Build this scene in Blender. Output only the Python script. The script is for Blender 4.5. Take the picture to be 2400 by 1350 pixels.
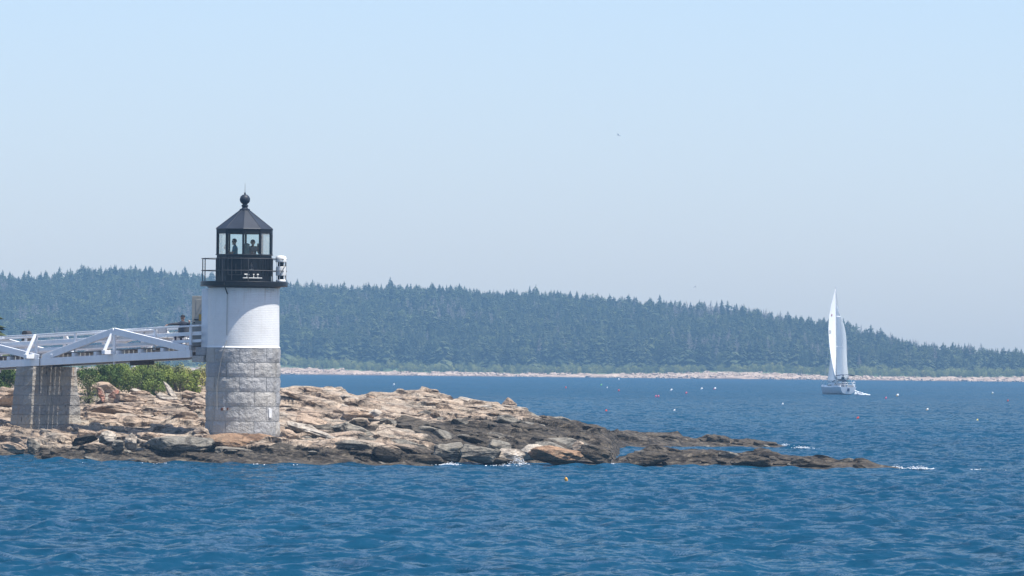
import bpy, bmesh, math, random
import numpy as np
from mathutils import Vector, Matrix, Euler

for o in list(bpy.data.objects):
    bpy.data.objects.remove(o, do_unlink=True)
SC = bpy.context.scene
COL = SC.collection

# ------------------------------------------------------------------ camera
F = 14400.0            # focal length in photo pixels (2400 wide)
CAM_H = 4.0            # eye height above the sea, metres
ROLL = math.radians(0.57)
PITCH = math.atan(177.0 / F)
_f = Vector((0, math.cos(PITCH), math.sin(PITCH)))
_r0 = Vector((1, 0, 0)); _u0 = _r0.cross(_f)
# the horizon falls to the right in the picture: the camera is rolled
_r = _r0 * math.cos(ROLL) + _u0 * math.sin(ROLL)
_u = -_r0 * math.sin(ROLL) + _u0 * math.cos(ROLL)
cam_d = bpy.data.cameras.new('camera'); cam = bpy.data.objects.new('camera', cam_d); COL.objects.link(cam)
cam_d.sensor_width = 36.0; cam_d.lens = F / 2400.0 * 36.0
cam_d.clip_start = 1.0; cam_d.clip_end = 20000.0
m = Matrix.Identity(4)
for i in range(3):
    m[i][0] = _r[i]; m[i][1] = _u[i]; m[i][2] = -_f[i]; m[i][3] = (0, 0, CAM_H)[i]
cam.matrix_world = m
SC.camera = cam

def P(px, py, d):
    """world point seen at photo pixel (px, py) at distance d (world y)"""
    v = _f + _r * ((px - 1200.0) / F) + _u * ((675.0 - py) / F)
    v = v * (d / v.y)
    return Vector((v.x, v.y, v.z + CAM_H))
def sea_d(px, py):
    v = _f + _r * ((px - 1200.0) / F) + _u * ((675.0 - py) / F)
    return -CAM_H / v.z * v.y

# ------------------------------------------------------------------ sky and sun
SUN_EL = math.radians(66.0)
SUN_AZ = math.radians(28.0)            # from +x towards the camera (-y)
sun_dir = Vector((math.cos(SUN_EL) * math.cos(SUN_AZ), -math.cos(SUN_EL) * math.sin(SUN_AZ), math.sin(SUN_EL)))
W = bpy.data.worlds.new('World'); SC.world = W; W.use_nodes = True
nt = W.node_tree; nt.nodes.clear()
sky = nt.nodes.new('ShaderNodeTexSky'); sky.sky_type = 'NISHITA'; sky.sun_disc = False
sky.sun_elevation = SUN_EL
sky.sun_rotation = math.atan2(sun_dir.x, sun_dir.y)
sky.altitude = 0.0; sky.air_density = 1.0; sky.dust_density = 0.8; sky.ozone_density = 2.0
bg = nt.nodes.new('ShaderNodeBackground'); bg.inputs['Strength'].default_value = 0.123
wo = nt.nodes.new('ShaderNodeOutputWorld')
tint = nt.nodes.new('ShaderNodeMix'); tint.data_type = 'RGBA'; tint.blend_type = 'MULTIPLY'; tint.inputs[0].default_value = 1.0
tint.inputs[7].default_value = (0.97, 0.90, 0.935, 1)
nt.links.new(sky.outputs[0], tint.inputs[6])
nt.links.new(tint.outputs[2], bg.inputs[0]); nt.links.new(bg.outputs[0], wo.inputs[0])
sun_d = bpy.data.lights.new('sun', 'SUN'); sun = bpy.data.objects.new('sun', sun_d); COL.objects.link(sun)
sun_d.energy = 4.6; sun_d.angle = math.radians(0.53); sun_d.color = (1.0, 0.955, 0.89)
sun.rotation_euler = sun_dir.to_track_quat('Z', 'Y').to_euler()
sun.location = (60, 100, 120)
SC.view_settings.view_transform = 'Standard'; SC.view_settings.look = 'None'
SC.view_settings.gamma = 1.0; SC.view_settings.use_curve_mapping = False
SC.view_settings.exposure = 0.68
SC.cycles.max_bounces = 8; SC.cycles.transparent_max_bounces = 16
SC.cycles.volume_bounces = 1
SC.cycles.sample_clamp_indirect = 6.0
SC.cycles.caustics_reflective = False; SC.cycles.caustics_refractive = False

# ------------------------------------------------------------------ numpy noise
def _h(ix, iy, iz, s=0):
    n = (ix.astype(np.int64) * 374761393 + iy.astype(np.int64) * 668265263 + iz.astype(np.int64) * 2147483647 + s * 1274126177) & 0xffffffff
    n = ((n ^ (n >> 13)) * 1274126177) & 0xffffffff
    n = ((n ^ (n >> 16)) * 2246822519) & 0xffffffff
    n = n ^ (n >> 15)
    return (n & 0xffffff) / float(0xffffff)
def vnoise(x, y, z, s=0):
    x, y, z = np.broadcast_arrays(np.asarray(x, float), np.asarray(y, float), np.asarray(z, float))
    ix, iy, iz = np.floor(x), np.floor(y), np.floor(z)
    fx, fy, fz = x - ix, y - iy, z - iz
    fx = fx * fx * (3 - 2 * fx); fy = fy * fy * (3 - 2 * fy); fz = fz * fz * (3 - 2 * fz)
    r = 0
    for a in (0, 1):
        for b in (0, 1):
            for c in (0, 1):
                w = (fx if a else 1 - fx) * (fy if b else 1 - fy) * (fz if c else 1 - fz)
                r = r + w * _h(ix + a, iy + b, iz + c, s)
    return r * 2 - 1
def fbm(x, y, z, octv=4, s=0):
    r = 0; a = 1.0; t = 0; k = 1.0
    for i in range(octv):
        r = r + a * vnoise(x * k, y * k, z * k, s + i * 17); t += a; a *= 0.5; k *= 2.03
    return r / t
def facets(x, y, s=0, tilt=0.8, amp=1.0, k=11.0):
    """blocky fractured relief: every Voronoi cell is its own tilted plane, edges slightly worn"""
    ix, iy = np.floor(x), np.floor(y)
    D_, V_ = [], []
    z0 = np.zeros_like(ix)
    for a in (-1, 0, 1):
        for b in (-1, 0, 1):
            cx = ix + a; cy = iy + b
            dx = x - cx - _h(cx, cy, z0, s); dy = y - cy - _h(cx, cy, z0, s + 1)
            D_.append(np.sqrt(dx * dx + dy * dy))
            V_.append((_h(cx, cy, z0, s + 2) - 0.5) + tilt * ((_h(cx, cy, z0, s + 3) - 0.5) * dx + (_h(cx, cy, z0, s + 4) - 0.5) * dy))
    D_ = np.stack(D_); m_ = D_.min(0)
    W_ = np.exp(-k * (D_ - m_)); V_ = np.stack(V_)
    out = (W_ * V_).sum(0) / W_.sum(0)
    srt = np.sort(D_, 0)
    return out * amp, srt[1] - srt[0]

# ------------------------------------------------------------------ object helpers
def new_mesh(name, verts, faces, mats=None, fm=None, smooth=False):
    me = bpy.data.meshes.new(name)
    me.from_pydata([tuple(v) for v in verts], [], [tuple(f) for f in faces])
    for m_ in (mats or []):
        me.materials.append(m_)
    if fm is not None:
        me.polygons.foreach_set('material_index', list(fm))
    if smooth:
        me.polygons.foreach_set('use_smooth', [True] * len(me.polygons))
    me.update()
    return me
def link(name, me, parent=None, loc=None, rot=None, **props):
    o = bpy.data.objects.new(name, me); COL.objects.link(o)
    if parent is not None: o.parent = parent
    if loc is not None: o.location = loc
    if rot is not None: o.rotation_euler = rot
    for k, v in props.items(): o[k] = v
    return o
def empty(name, loc, rz=0.0, **props):
    return link(name, None, None, loc, (0, 0, rz), **props)
def np_grid(name, X, Y, Z, mats, smooth=False):
    r, c = X.shape
    me = bpy.data.meshes.new(name)
    me.vertices.add(r * c)
    me.vertices.foreach_set('co', np.stack([X, Y, Z], -1).astype(np.float32).ravel())
    idx = np.arange(r * c).reshape(r, c)
    q = np.stack([idx[:-1, :-1], idx[:-1, 1:], idx[1:, 1:], idx[1:, :-1]], -1).reshape(-1, 4)
    n = len(q)
    me.loops.add(n * 4); me.loops.foreach_set('vertex_index', q.astype(np.int32).ravel())
    me.polygons.add(n)
    me.polygons.foreach_set('loop_start', np.arange(0, n * 4, 4, dtype=np.int32))
    me.polygons.foreach_set('loop_total', np.full(n, 4, dtype=np.int32))
    me.polygons.foreach_set('use_smooth', np.full(n, smooth))
    for m_ in mats: me.materials.append(m_)
    me.update(calc_edges=True)
    return me

class MB:
    """collects shapes; build() links them as one mesh object"""
    def __init__(s): s.v = []; s.f = []; s.m = []; s.mi = 0
    def add(s, vs, fs):
        b = len(s.v); s.v += [Vector(v) for v in vs]; s.f += [tuple(b + i for i in f) for f in fs]; s.m += [s.mi] * len(fs)
        return s
    def frame(s, o, ax, ay, az, sx, sy, sz):
        """box with origin corner-centre o: half sizes along three axes"""
        o = Vector(o); vs = []
        for k in (-1, 1):
            for j in (-1, 1):
                for i in (-1, 1):
                    vs.append(o + ax * (i * sx) + ay * (j * sy) + az * (k * sz))
        return s.add(vs, [(0, 2, 3, 1), (4, 5, 7, 6), (0, 1, 5, 4), (2, 6, 7, 3), (0, 4, 6, 2), (1, 3, 7, 5)])
    def box(s, x0, x1, y0, y1, z0, z1):
        return s.frame(((x0 + x1) / 2, (y0 + y1) / 2, (z0 + z1) / 2), Vector((1, 0, 0)), Vector((0, 1, 0)), Vector((0, 0, 1)), (x1 - x0) / 2, (y1 - y0) / 2, (z1 - z0) / 2)
    def bar(s, a, b, w, h, up=Vector((0, 0, 1))):
        """rectangular bar from a to b: w across, h along up"""
        a = Vector(a); b = Vector(b); d = (b - a); L = d.length; d.normalize()
        side = d.cross(up)
        if side.length < 1e-4: side = d.cross(Vector((0, 1, 0)))
        side.normalize(); upv = side.cross(d).normalized()
        return s.frame((a + b) / 2, d, side, upv, L / 2, w / 2, h / 2)
    def tube(s, pts, r, n=8, cap=True):
        pts = [Vector(p) for p in pts]; rs = r if isinstance(r, (list, tuple)) else [r] * len(pts)
        b = len(s.v); rings = []
        ref = Vector((0, 0, 1)) if abs((pts[-1] - pts[0]).normalized().z) < 0.9 else Vector((0, 1, 0))
        for i, p in enumerate(pts):
            d = (pts[min(i + 1, len(pts) - 1)] - pts[max(i - 1, 0)]).normalized()
            a = d.cross(ref).normalized(); c = a.cross(d)
            for k in range(n):
                t = 2 * math.pi * k / n
                s.v.append(p + (a * math.cos(t) + c * math.sin(t)) * rs[i])
        for i in range(len(pts) - 1):
            for k in range(n):
                s.f.append((b + i * n + k, b + i * n + (k + 1) % n, b + (i + 1) * n + (k + 1) % n, b + (i + 1) * n + k)); s.m.append(s.mi)
        if cap:
            s.f.append(tuple(b + k for k in reversed(range(n)))); s.m.append(s.mi)
            e = b + (len(pts) - 1) * n
            s.f.append(tuple(e + k for k in range(n))); s.m.append(s.mi)
        return s
    def lathe(s, prof, n=32, c=(0, 0, 0), off=0.0):
        """profile [(r, z)...] spun round the z axis through c"""
        b = len(s.v); c = Vector(c)
        for r, z in prof:
            for k in range(n):
                t = 2 * math.pi * k / n + off
                s.v.append(c + Vector((r * math.cos(t), r * math.sin(t), z)))
        for i in range(len(prof) - 1):
            for k in range(n):
                s.f.append((b + i * n + k, b + i * n + (k + 1) % n, b + (i + 1) * n + (k + 1) % n, b + (i + 1) * n + k)); s.m.append(s.mi)
        if prof[0][0] > 1e-6: s.f.append(tuple(b + k for k in reversed(range(n)))); s.m.append(s.mi)
        e = b + (len(prof) - 1) * n
        if prof[-1][0] > 1e-6: s.f.append(tuple(e + k for k in range(n))); s.m.append(s.mi)
        return s
    def ball(s, c, r, n=12, sq=(1, 1, 1)):
        c = Vector(c); b = len(s.v); h = n // 2
        pr = []
        for i in range(h + 1):
            t = math.pi * i / h
            pr.append((math.sin(t), -math.cos(t)))
        for rr, zz in pr:
            for k in range(n):
                t = 2 * math.pi * k / n
                s.v.append(c + Vector((rr * math.cos(t) * r * sq[0], rr * math.sin(t) * r * sq[1], zz * r * sq[2])))
        for i in range(h):
            for k in range(n):
                s.f.append((b + i * n + k, b + i * n + (k + 1) % n, b + (i + 1) * n + (k + 1) % n, b + (i + 1) * n + k)); s.m.append(s.mi)
        return s
    def mesh(s, name, mat, smooth=False):
        me = new_mesh(name, s.v, s.f, mat if isinstance(mat, (list, tuple)) else [mat], s.m, smooth)
        return me
    def build(s, name, mat, parent=None, loc=None, rot=None, smooth=False, bevel=0.0, auto=False, **props):
        me = s.mesh(name, mat, smooth)
        if auto:
            bm = bmesh.new(); bm.from_mesh(me); bmesh.ops.remove_doubles(bm, verts=bm.verts, dist=1e-5)
            bm.to_mesh(me); bm.free()
            me.polygons.foreach_set('use_smooth', [True] * len(me.polygons)); me.set_sharp_from_angle(angle=math.radians(35))
        o = link(name, me, parent, loc, rot, **props)
        if bevel:
            bv = o.modifiers.new('edge', 'BEVEL'); bv.width = bevel; bv.segments = 1; bv.limit_method = 'ANGLE'
        return o

# ------------------------------------------------------------------ materials
def N(nt, t, **kw):
    n = nt.nodes.new(t)
    for k, v in kw.items():
        setattr(n, k, v)
    return n
def ramp(nt, fac, stops):
    r = N(nt, 'ShaderNodeValToRGB'); el = r.color_ramp.elements
    while len(el) < len(stops): el.new(0.5)
    for e, (p, c) in zip(el, stops):
        e.position = p; e.color = (c[0], c[1], c[2], 1)
    nt.links.new(fac, r.inputs[0]); return r.outputs[0]
def noise(nt, vec, scale, detail=4, rough=0.6, dist=0.0):
    n = N(nt, 'ShaderNodeTexNoise'); n.inputs['Scale'].default_value = scale; n.inputs['Detail'].default_value = detail
    n.inputs['Roughness'].default_value = rough; n.inputs['Distortion'].default_value = dist
    if vec is not None: nt.links.new(vec, n.inputs['Vector'])
    return n.outputs['Fac']
def mixc(nt, fac, a, b, blend='MIX'):
    n = N(nt, 'ShaderNodeMix', data_type='RGBA', blend_type=blend)
    for sock, v in ((n.inputs[0], fac), (n.inputs[6], a), (n.inputs[7], b)):
        if isinstance(v, (int, float)): sock.default_value = v
        elif isinstance(v, tuple): sock.default_value = (v[0], v[1], v[2], 1)
        else: nt.links.new(v, sock)
    return n.outputs[2]
def mth(nt, op, a, b=None, clamp=False):
    n = N(nt, 'ShaderNodeMath', operation=op, use_clamp=clamp)
    for i, v in enumerate((a, b)):
        if v is None: continue
        if isinstance(v, (int, float)): n.inputs[i].default_value = v
        else: nt.links.new(v, n.inputs[i])
    return n.outputs[0]
def base_mat(name):
    m_ = bpy.data.materials.new(name); m_.use_nodes = True
    nt = m_.node_tree; b = nt.nodes['Principled BSDF']
    return m_, nt, b
def coords(nt, kind='Object', scale=(1, 1, 1), rot=(0, 0, 0)):
    t = N(nt, 'ShaderNodeTexCoord'); mp = N(nt, 'ShaderNodeMapping')
    mp.inputs['Scale'].default_value = scale; mp.inputs['Rotation'].default_value = rot
    nt.links.new(t.outputs[kind], mp.inputs['Vector']); return mp.outputs[0]
def world_pos(nt, scale=(1, 1, 1), rot=(0, 0, 0)):
    g = N(nt, 'ShaderNodeNewGeometry'); mp = N(nt, 'ShaderNodeMapping')
    mp.inputs['Scale'].default_value = scale; mp.inputs['Rotation'].default_value = rot
    nt.links.new(g.outputs['Position'], mp.inputs['Vector']); return mp.outputs[0]
def bump(nt, b, h, strength=0.5, dist=0.05, prev=None):
    n = N(nt, 'ShaderNodeBump'); n.inputs['Strength'].default_value = strength; n.inputs['Distance'].default_value = dist
    nt.links.new(h, n.inputs['Height'])
    if prev is not None: nt.links.new(prev, n.inputs['Normal'])
    if b is not None: nt.links.new(n.outputs[0], b.inputs['Normal'])
    return n.outputs[0]
def smat(name, c1, c2=None, scale=6.0, rough=0.6, bstr=0.0, bscale=30.0, bdist=0.02, metal=0.0, spec=0.4):
    """plain surface with slight noise in colour and relief"""
    m_, nt, b = base_mat(name)
    v = coords(nt)
    c2 = c2 or tuple(x * 0.82 for x in c1)
    col = ramp(nt, noise(nt, v, scale, 5, 0.65), [(0.32, c2), (0.68, c1)])
    nt.links.new(col, b.inputs['Base Color'])
    b.inputs['Roughness'].default_value = rough; b.inputs['Metallic'].default_value = metal; b.inputs['Specular IOR Level'].default_value = spec
    if bstr: bump(nt, b, noise(nt, v, bscale, 4), bstr, bdist)
    return m_

# ================================================================== THE SEA
def water_material():
    """sea: blue body colour under a sky reflection; the reflection is held down because unseen ripples tip the surface"""
    m_, nt, b = base_mat('sea_water')
    nt.nodes.remove(b)
    out = nt.nodes['Material Output']
    df = N(nt, 'ShaderNodeBsdfDiffuse'); gl = N(nt, 'ShaderNodeBsdfGlossy'); mx = N(nt, 'ShaderNodeMixShader')
    gl.inputs['Roughness'].default_value = 0.07
    big = noise(nt, world_pos(nt, (0.035, 0.012, 0.0)), 1.0, 3, 0.6)
    nt.links.new(ramp(nt, big, [(0.3, (0.003, 0.040, 0.082)), (0.7, (0.005, 0.052, 0.102))]), df.inputs['Color'])
    # ripples tip the surface normal directly (a bump would be filtered away at this flat angle)
    geo = N(nt, 'ShaderNodeNewGeometry')
    def ripple(scale, rz, freq, det, k):
        t = N(nt, 'ShaderNodeTexNoise'); t.inputs['Scale'].default_value = freq; t.inputs['Detail'].default_value = det; t.inputs['Roughness'].default_value = 0.62; t.inputs['Distortion'].default_value = 0.4
        nt.links.new(world_pos(nt, scale, (0, 0, rz)), t.inputs['Vector'])
        sb = N(nt, 'ShaderNodeVectorMath', operation='SUBTRACT'); sb.inputs[1].default_value = (0.5, 0.5, 0.5); nt.links.new(t.outputs['Color'], sb.inputs[0])
        ml = N(nt, 'ShaderNodeVectorMath', operation='MULTIPLY'); ml.inputs[1].default_value = (k, k, 0.0); nt.links.new(sb.outputs[0], ml.inputs[0])
        return ml.outputs[0]
    def vadd(p_, q_):
        n_ = N(nt, 'ShaderNodeVectorMath', operation='ADD'); nt.links.new(p_, n_.inputs[0]); nt.links.new(q_, n_.inputs[1]); return n_.outputs[0]
    nv = vadd(vadd(geo.outputs['Normal'], ripple((1.0, 0.8, 1.0), 0.2, 3.6, 3, 1.3)), ripple((0.8, 0.55, 1.0), -0.10, 1.3, 4, 2.4))
    nv = vadd(nv, ripple((1.0, 0.22, 1.0), 0.05, 0.33, 3, 0.9))
    nz = N(nt, 'ShaderNodeVectorMath', operation='NORMALIZE'); nt.links.new(nv, nz.inputs[0]); h2 = nz.outputs[0]
    fr = N(nt, 'ShaderNodeFresnel'); fr.inputs['IOR'].default_value = 1.333
    for sh in (df, gl, fr): nt.links.new(h2, sh.inputs['Normal'])
    fac = mth(nt, 'ADD', mth(nt, 'MULTIPLY', fr.outputs[0], 0.44), 0.0)
    nt.links.new(fac, mx.inputs[0]); nt.links.new(df.outputs[0], mx.inputs[1]); nt.links.new(gl.outputs[0], mx.inputs[2])
    nt.links.new(mx.outputs[0], out.inputs['Surface'])
    return m_
def build_water():
    rng = np.random.default_rng(4)
    ys = [86.0]
    while ys[-1] < 2200:
        d = ys[-1]
        ys.append(d + (0.20 if d < 330 else 0.20 * (d / 330.0) ** 2.1))
    ys = np.array([-600.0] + ys + [2600.0, 3300.0])
    nc = 420
    u = np.linspace(-0.108, 0.108, nc)
    Yc = np.clip(ys, 86.0, None)
    X = Yc[:, None] * u[None, :]
    Y = np.repeat(ys[:, None], nc, 1)
    Z = np.zeros_like(X); DX = np.zeros_like(X); DY = np.zeros_like(X)
    dy = np.gradient(ys)
    for i in range(96):
        lam = 0.45 * (5.5 / 0.45) ** rng.random()
        ang = math.radians(rng.normal(-72, 44))         # wind blows from the left and the back
        k = 2 * math.pi / lam
        kx, ky = 1.1 * k * math.cos(ang), k * math.sin(ang)
        A = 0.0108 * lam ** 0.62 * (0.4 + 1.2 * rng.random())
        if lam > 1.3: A *= 0.6
        if lam > 2.6: A *= 0.55
        ph = rng.random() * 6.28
        res = np.maximum(dy, Yc * (u[1] - u[0]))
        fade = np.clip((lam / res - 3.2) / 3.0, 0, 1)[:, None]
        t = kx * X + ky * Y + ph
        Z += A * fade * np.sin(t); c_ = 0.9 * A * fade * np.cos(t)
        DX += math.cos(ang) * c_; DY += math.sin(ang) * c_
    gust = 0.75 + 0.5 * (fbm(X / 22.0, Y / 45.0, 0.0, 3, 5) + 0.1)
    Z *= np.clip(gust, 0.35, 1.4)
    e = np.clip(np.minimum(np.arange(nc), np.arange(nc)[::-1]) / 24.0, 0, 1)
    Z *= e[None, :]; DX *= e[None, :]; DY *= e[None, :]
    for q in (Z, DX, DY): q[:2] = 0; q[-3:] = 0
    X = X + DX; Y = Y + DY
    X = np.concatenate([np.full((len(ys), 1), -2600.0), X, np.full((len(ys), 1), 2600.0)], 1)
    Y = np.concatenate([Y[:, :1], Y, Y[:, :1]], 1); Z = np.concatenate([Z[:, :1] * 0, Z, Z[:, :1] * 0], 1)
    me = np_grid('sea', X, Y, Z, [water_material()], True)
    link('sea', me, kind='structure')
build_water()

# ================================================================== THE ROCKY POINT
def rock_material(name, cols, dark=((0.030, 0.026, 0.021), (0.070, 0.059, 0.044)), tide=True, seed=0.0, strata=1.0):
    m_, nt, b = base_mat(name)
    b.inputs['Roughness'].default_value = 0.88; b.inputs['Specular IOR Level'].default_value = 0.25
    w = world_pos(nt)
    off = N(nt, 'ShaderNodeVectorMath', operation='ADD'); off.inputs[1].default_value = (seed * 7.3, seed * 3.1, seed)
    nt.links.new(w, off.inputs[0]); w = off.outputs[0]
    big = noise(nt, w, 0.55, 5, 0.62, 0.3)
    n = len(cols)
    col = ramp(nt, big, [(0.34 + 0.32 * i / (n - 1), c) for i, c in enumerate(cols)])
    # beds dipping to the right, thin darker seams
    mp = N(nt, 'ShaderNodeMapping'); mp.inputs['Rotation'].default_value = (0.15, 0.20, 0.0); mp.inputs['Scale'].default_value = (0.35, 0.35, 3.2)
    nt.links.new(w, mp.inputs[0])
    st = noise(nt, mp.outputs[0], 2.2, 5, 0.7, 0.6)
    seam = ramp(nt, st, [(0.36, (0.45, 0.42, 0.40)), (0.47, (1, 1, 1)), (0.62, (1.0, 0.99, 0.97)), (0.75, (1.16, 1.12, 1.08))])
    col = mixc(nt, 0.75 * strata, col, seam, 'MULTIPLY')
    fine = ramp(nt, noise(nt, w, 9.0, 5, 0.7), [(0.30, (0.62, 0.60, 0.58)), (0.5, (1, 1, 1)), (0.72, (1.22, 1.2, 1.16))])
    col = mixc(nt, 0.8, col, fine, 'MULTIPLY')
    # lichen and weathering spots
    lich = ramp(nt, noise(nt, w, 2.3, 6, 0.7), [(0.60, (0, 0, 0)), (0.68, (1, 1, 1))])
    col = mixc(nt, mth(nt, 'MULTIPLY', lich, 0.32), col, (0.15, 0.135, 0.115))
    if tide:
        at = N(nt, 'ShaderNodeAttribute', attribute_name='tide')
        wob = mth(nt, 'MULTIPLY', mth(nt, 'SUBTRACT', noise(nt, w, 1.6, 5, 0.7), 0.5), 1.5)
        f = mth(nt, 'ADD', at.outputs['Fac'], wob)
        f = ramp(nt, f, [(0.40, (0, 0, 0)), (0.60, (1, 1, 1))])
        dk = ramp(nt, noise(nt, w, 3.0, 6, 0.7), [(0.36, (0.016, 0.014, 0.012)), (0.44, dark[0]), (0.54, dark[1]), (0.62, (0.13, 0.11, 0.082)), (0.72, (0.22, 0.19, 0.145))])
        col = mixc(nt, mth(nt, 'MULTIPLY', f, 0.93), col, dk)
    def cracks(scale, rot, size, w0, w1):
        mp2 = N(nt, 'ShaderNodeMapping'); mp2.inputs['Rotation'].default_value = rot; mp2.inputs['Scale'].default_value = scale; nt.links.new(w, mp2.inputs[0])
        dn_ = N(nt, 'ShaderNodeTexNoise'); dn_.inputs['Scale'].default_value = 1.5; dn_.inputs['Detail'].default_value = 4; nt.links.new(mp2.outputs[0], dn_.inputs['Vector'])
        sc_ = N(nt, 'ShaderNodeVectorMath', operation='SCALE'); sc_.inputs['Scale'].default_value = 0.55; nt.links.new(dn_.outputs['Color'], sc_.inputs[0])
        ad_ = N(nt, 'ShaderNodeVectorMath', operation='ADD'); nt.links.new(mp2.outputs[0], ad_.inputs[0]); nt.links.new(sc_.outputs[0], ad_.inputs[1])
        vo = N(nt, 'ShaderNodeTexVoronoi', feature='DISTANCE_TO_EDGE'); vo.inputs['Scale'].default_value = size; nt.links.new(ad_.outputs[0], vo.inputs['Vector'])
        vf = N(nt, 'ShaderNodeTexVoronoi', feature='F1'); vf.inputs['Scale'].default_value = size * 1.7; nt.links.new(ad_.outputs[0], vf.inputs['Vector'])
        return ramp(nt, vo.outputs['Distance'], [(w0, (0, 0, 0)), (w1, (1, 1, 1))]), vf.outputs['Distance'], vf.outputs['Color']
    ck1, fa1, cc1 = cracks((0.55, 0.55, 1.7), (0.1, 0.2, 0), 0.75, 0.012, 0.05)
    ck2, fa2, cc2 = cracks((0.7, 0.7, 1.8), (0.0, 0.3, 0.2), 2.3, 0.015, 0.06)
    col = mixc(nt, 0.62, col, mixc(nt, ck1, (0.16, 0.14, 0.13), (1, 1, 1)), 'MULTIPLY')
    col = mixc(nt, 0.32, col, mixc(nt, ck2, (0.30, 0.27, 0.25), (1, 1, 1)), 'MULTIPLY')
    cs = N(nt, 'ShaderNodeSeparateColor'); nt.links.new(cc2, cs.inputs[0])
    col = mixc(nt, 0.85, col, ramp(nt, cs.outputs[0], [(0.0, (0.76, 0.75, 0.74)), (0.5, (1, 1, 1)), (1.0, (1.2, 1.17, 1.13))]), 'MULTIPLY')
    nt.links.new(col, b.inputs['Base Color'])
    n0 = bump(nt, None, fa1, 0.8, 0.30)
    n0 = bump(nt, None, fa2, 0.9, 0.16, n0)
    n0 = bump(nt, None, ck1, 0.8, 0.06, n0)
    n1 = bump(nt, None, st, 0.8 * strata, 0.12, n0)
    n2 = bump(nt, None, noise(nt, w, 4.5, 6, 0.70), 0.85, 0.12, n1)
    bump(nt, b, noise(nt, w, 22.0, 4, 0.65), 0.5, 0.02, n2)
    return m_
TAN = [(0.25, 0.205, 0.16), (0.38, 0.295, 0.22), (0.46, 0.38, 0.295), (0.31, 0.275, 0.225)]
M_LEDGE = rock_material('granite_ledge', TAN)
M_TAN = rock_material('tan_boulder', [(0.33, 0.24, 0.17), (0.43, 0.33, 0.245), (0.36, 0.30, 0.24)], tide=False, seed=3, strata=0.5)
M_PALE = rock_material('pale_boulder', [(0.36, 0.31, 0.25), (0.50, 0.45, 0.38), (0.43, 0.37, 0.30)], tide=False, seed=5, strata=0.4)
M_GREY = rock_material('grey_boulder', [(0.17, 0.155, 0.13), (0.25, 0.23, 0.19), (0.20, 0.19, 0.165)], tide=False, seed=7, strata=0.5)
M_DARK = rock_material('dark_boulder', [(0.055, 0.047, 0.038), (0.105, 0.088, 0.066), (0.075, 0.066, 0.054)], tide=False, seed=9, strata=0.6)
M_ORANGE = rock_material('orange_boulder', [(0.15, 0.12, 0.085), (0.27, 0.18, 0.115), (0.35, 0.22, 0.135), (0.16, 0.13, 0.095)], tide=False, seed=11, strata=0.6)
M_RED = rock_material('red_rock', [(0.36, 0.26, 0.20), (0.40, 0.15, 0.10), (0.40, 0.32, 0.25)], tide=False, seed=13, strata=0.4)

FRONT = [(-260, 250), (0, 249.5), (60, 247), (100, 243.5), (250, 240.5), (500, 238.8), (900, 238), (1030, 239), (1250, 241), (1440, 245), (1500, 244.8), (1600, 243.3), (1800, 241.3), (2000, 239.6), (2260, 238.5)]
L1 = [(-260, 1060, 252), (0, 1061, 251.5), (60, 1058, 249.5), (100, 1064, 246), (250, 1059, 243), (350, 1057, 242), (500, 1059, 241), (600, 1052, 241), (680, 1040, 241.5), (800, 1036, 241.5), (900, 1034, 242), (1000, 1045, 243), (1060, 1066, 245), (1250, 1076, 246), (1400, 1080, 249), (1440, 1072, 249), (1480, 1060, 247.5), (1520, 1054, 247), (1570, 1054, 247), (1592, 1065, 246.5), (1620, 1059, 246.5), (1720, 1064, 245.5), (1760, 1058, 245), (1800, 1055, 244.5), (1860, 1057, 244), (1920, 1066, 243.5), (1990, 1080, 242.4), (2020, 1078, 242), (2060, 1090, 241.5), (2120, 1099, 241), (2180, 1106, 240.5), (2260, 1116, 240)]
Z_OFF = -0.55
L2 = [(-260, 1000, 254), (0, 1000, 253.6), (100, 1002, 253.3), (200, 1002, 252.8), (300, 1012, 249), (480, 1012, 246.2), (500, 1026, 245.8), (570, 1031, 245.4), (650, 1031, 245.4), (700, 1036, 246), (800, 1030, 247), (900, 1006, 250), (1000, 1010, 252), (1100, 1022, 254), (1250, 1034, 256), (1340, 1052, 258), (1430, 1066, 257), (1470, None, 256), (2260, None, 255)]
L3 = [(-260, 965, 262), (0, 966, 262), (120, 985, 262), (200, 988, 262), (370, 985, 260), (480, 980, 258.5), (660, 985, 257.5), (800, 985, 257.5), (900, 988, 258.5), (1000, 990, 259.5), (1100, 992, 260.5), (1200, 996, 262), (1300, 1003, 264), (1400, 1016, 268), (1430, 1030, 272), (1470, None, 275), (2260, None, 275)]
L4 = [(-260, 930, 270), (0, 930, 270), (100, 935, 270), (200, 938, 268), (300, 932, 267), (400, 945, 266), (480, 955, 265), (660, 930, 267), (760, 933, 267), (850, 946, 268), (1000, 956, 269), (1200, 966, 272), (1300, 984, 277), (1330, 994, 281), (1360, 1000, 284), (1420, 1014, 290), (1450, 1040, 294), (1500, 1050, 295.5), (1640, 1048, 299), (1760, 1047.5, 300.5), (1850, 1050, 301), (1900, 1054, 301.5), (2260, None, 302)]
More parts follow.
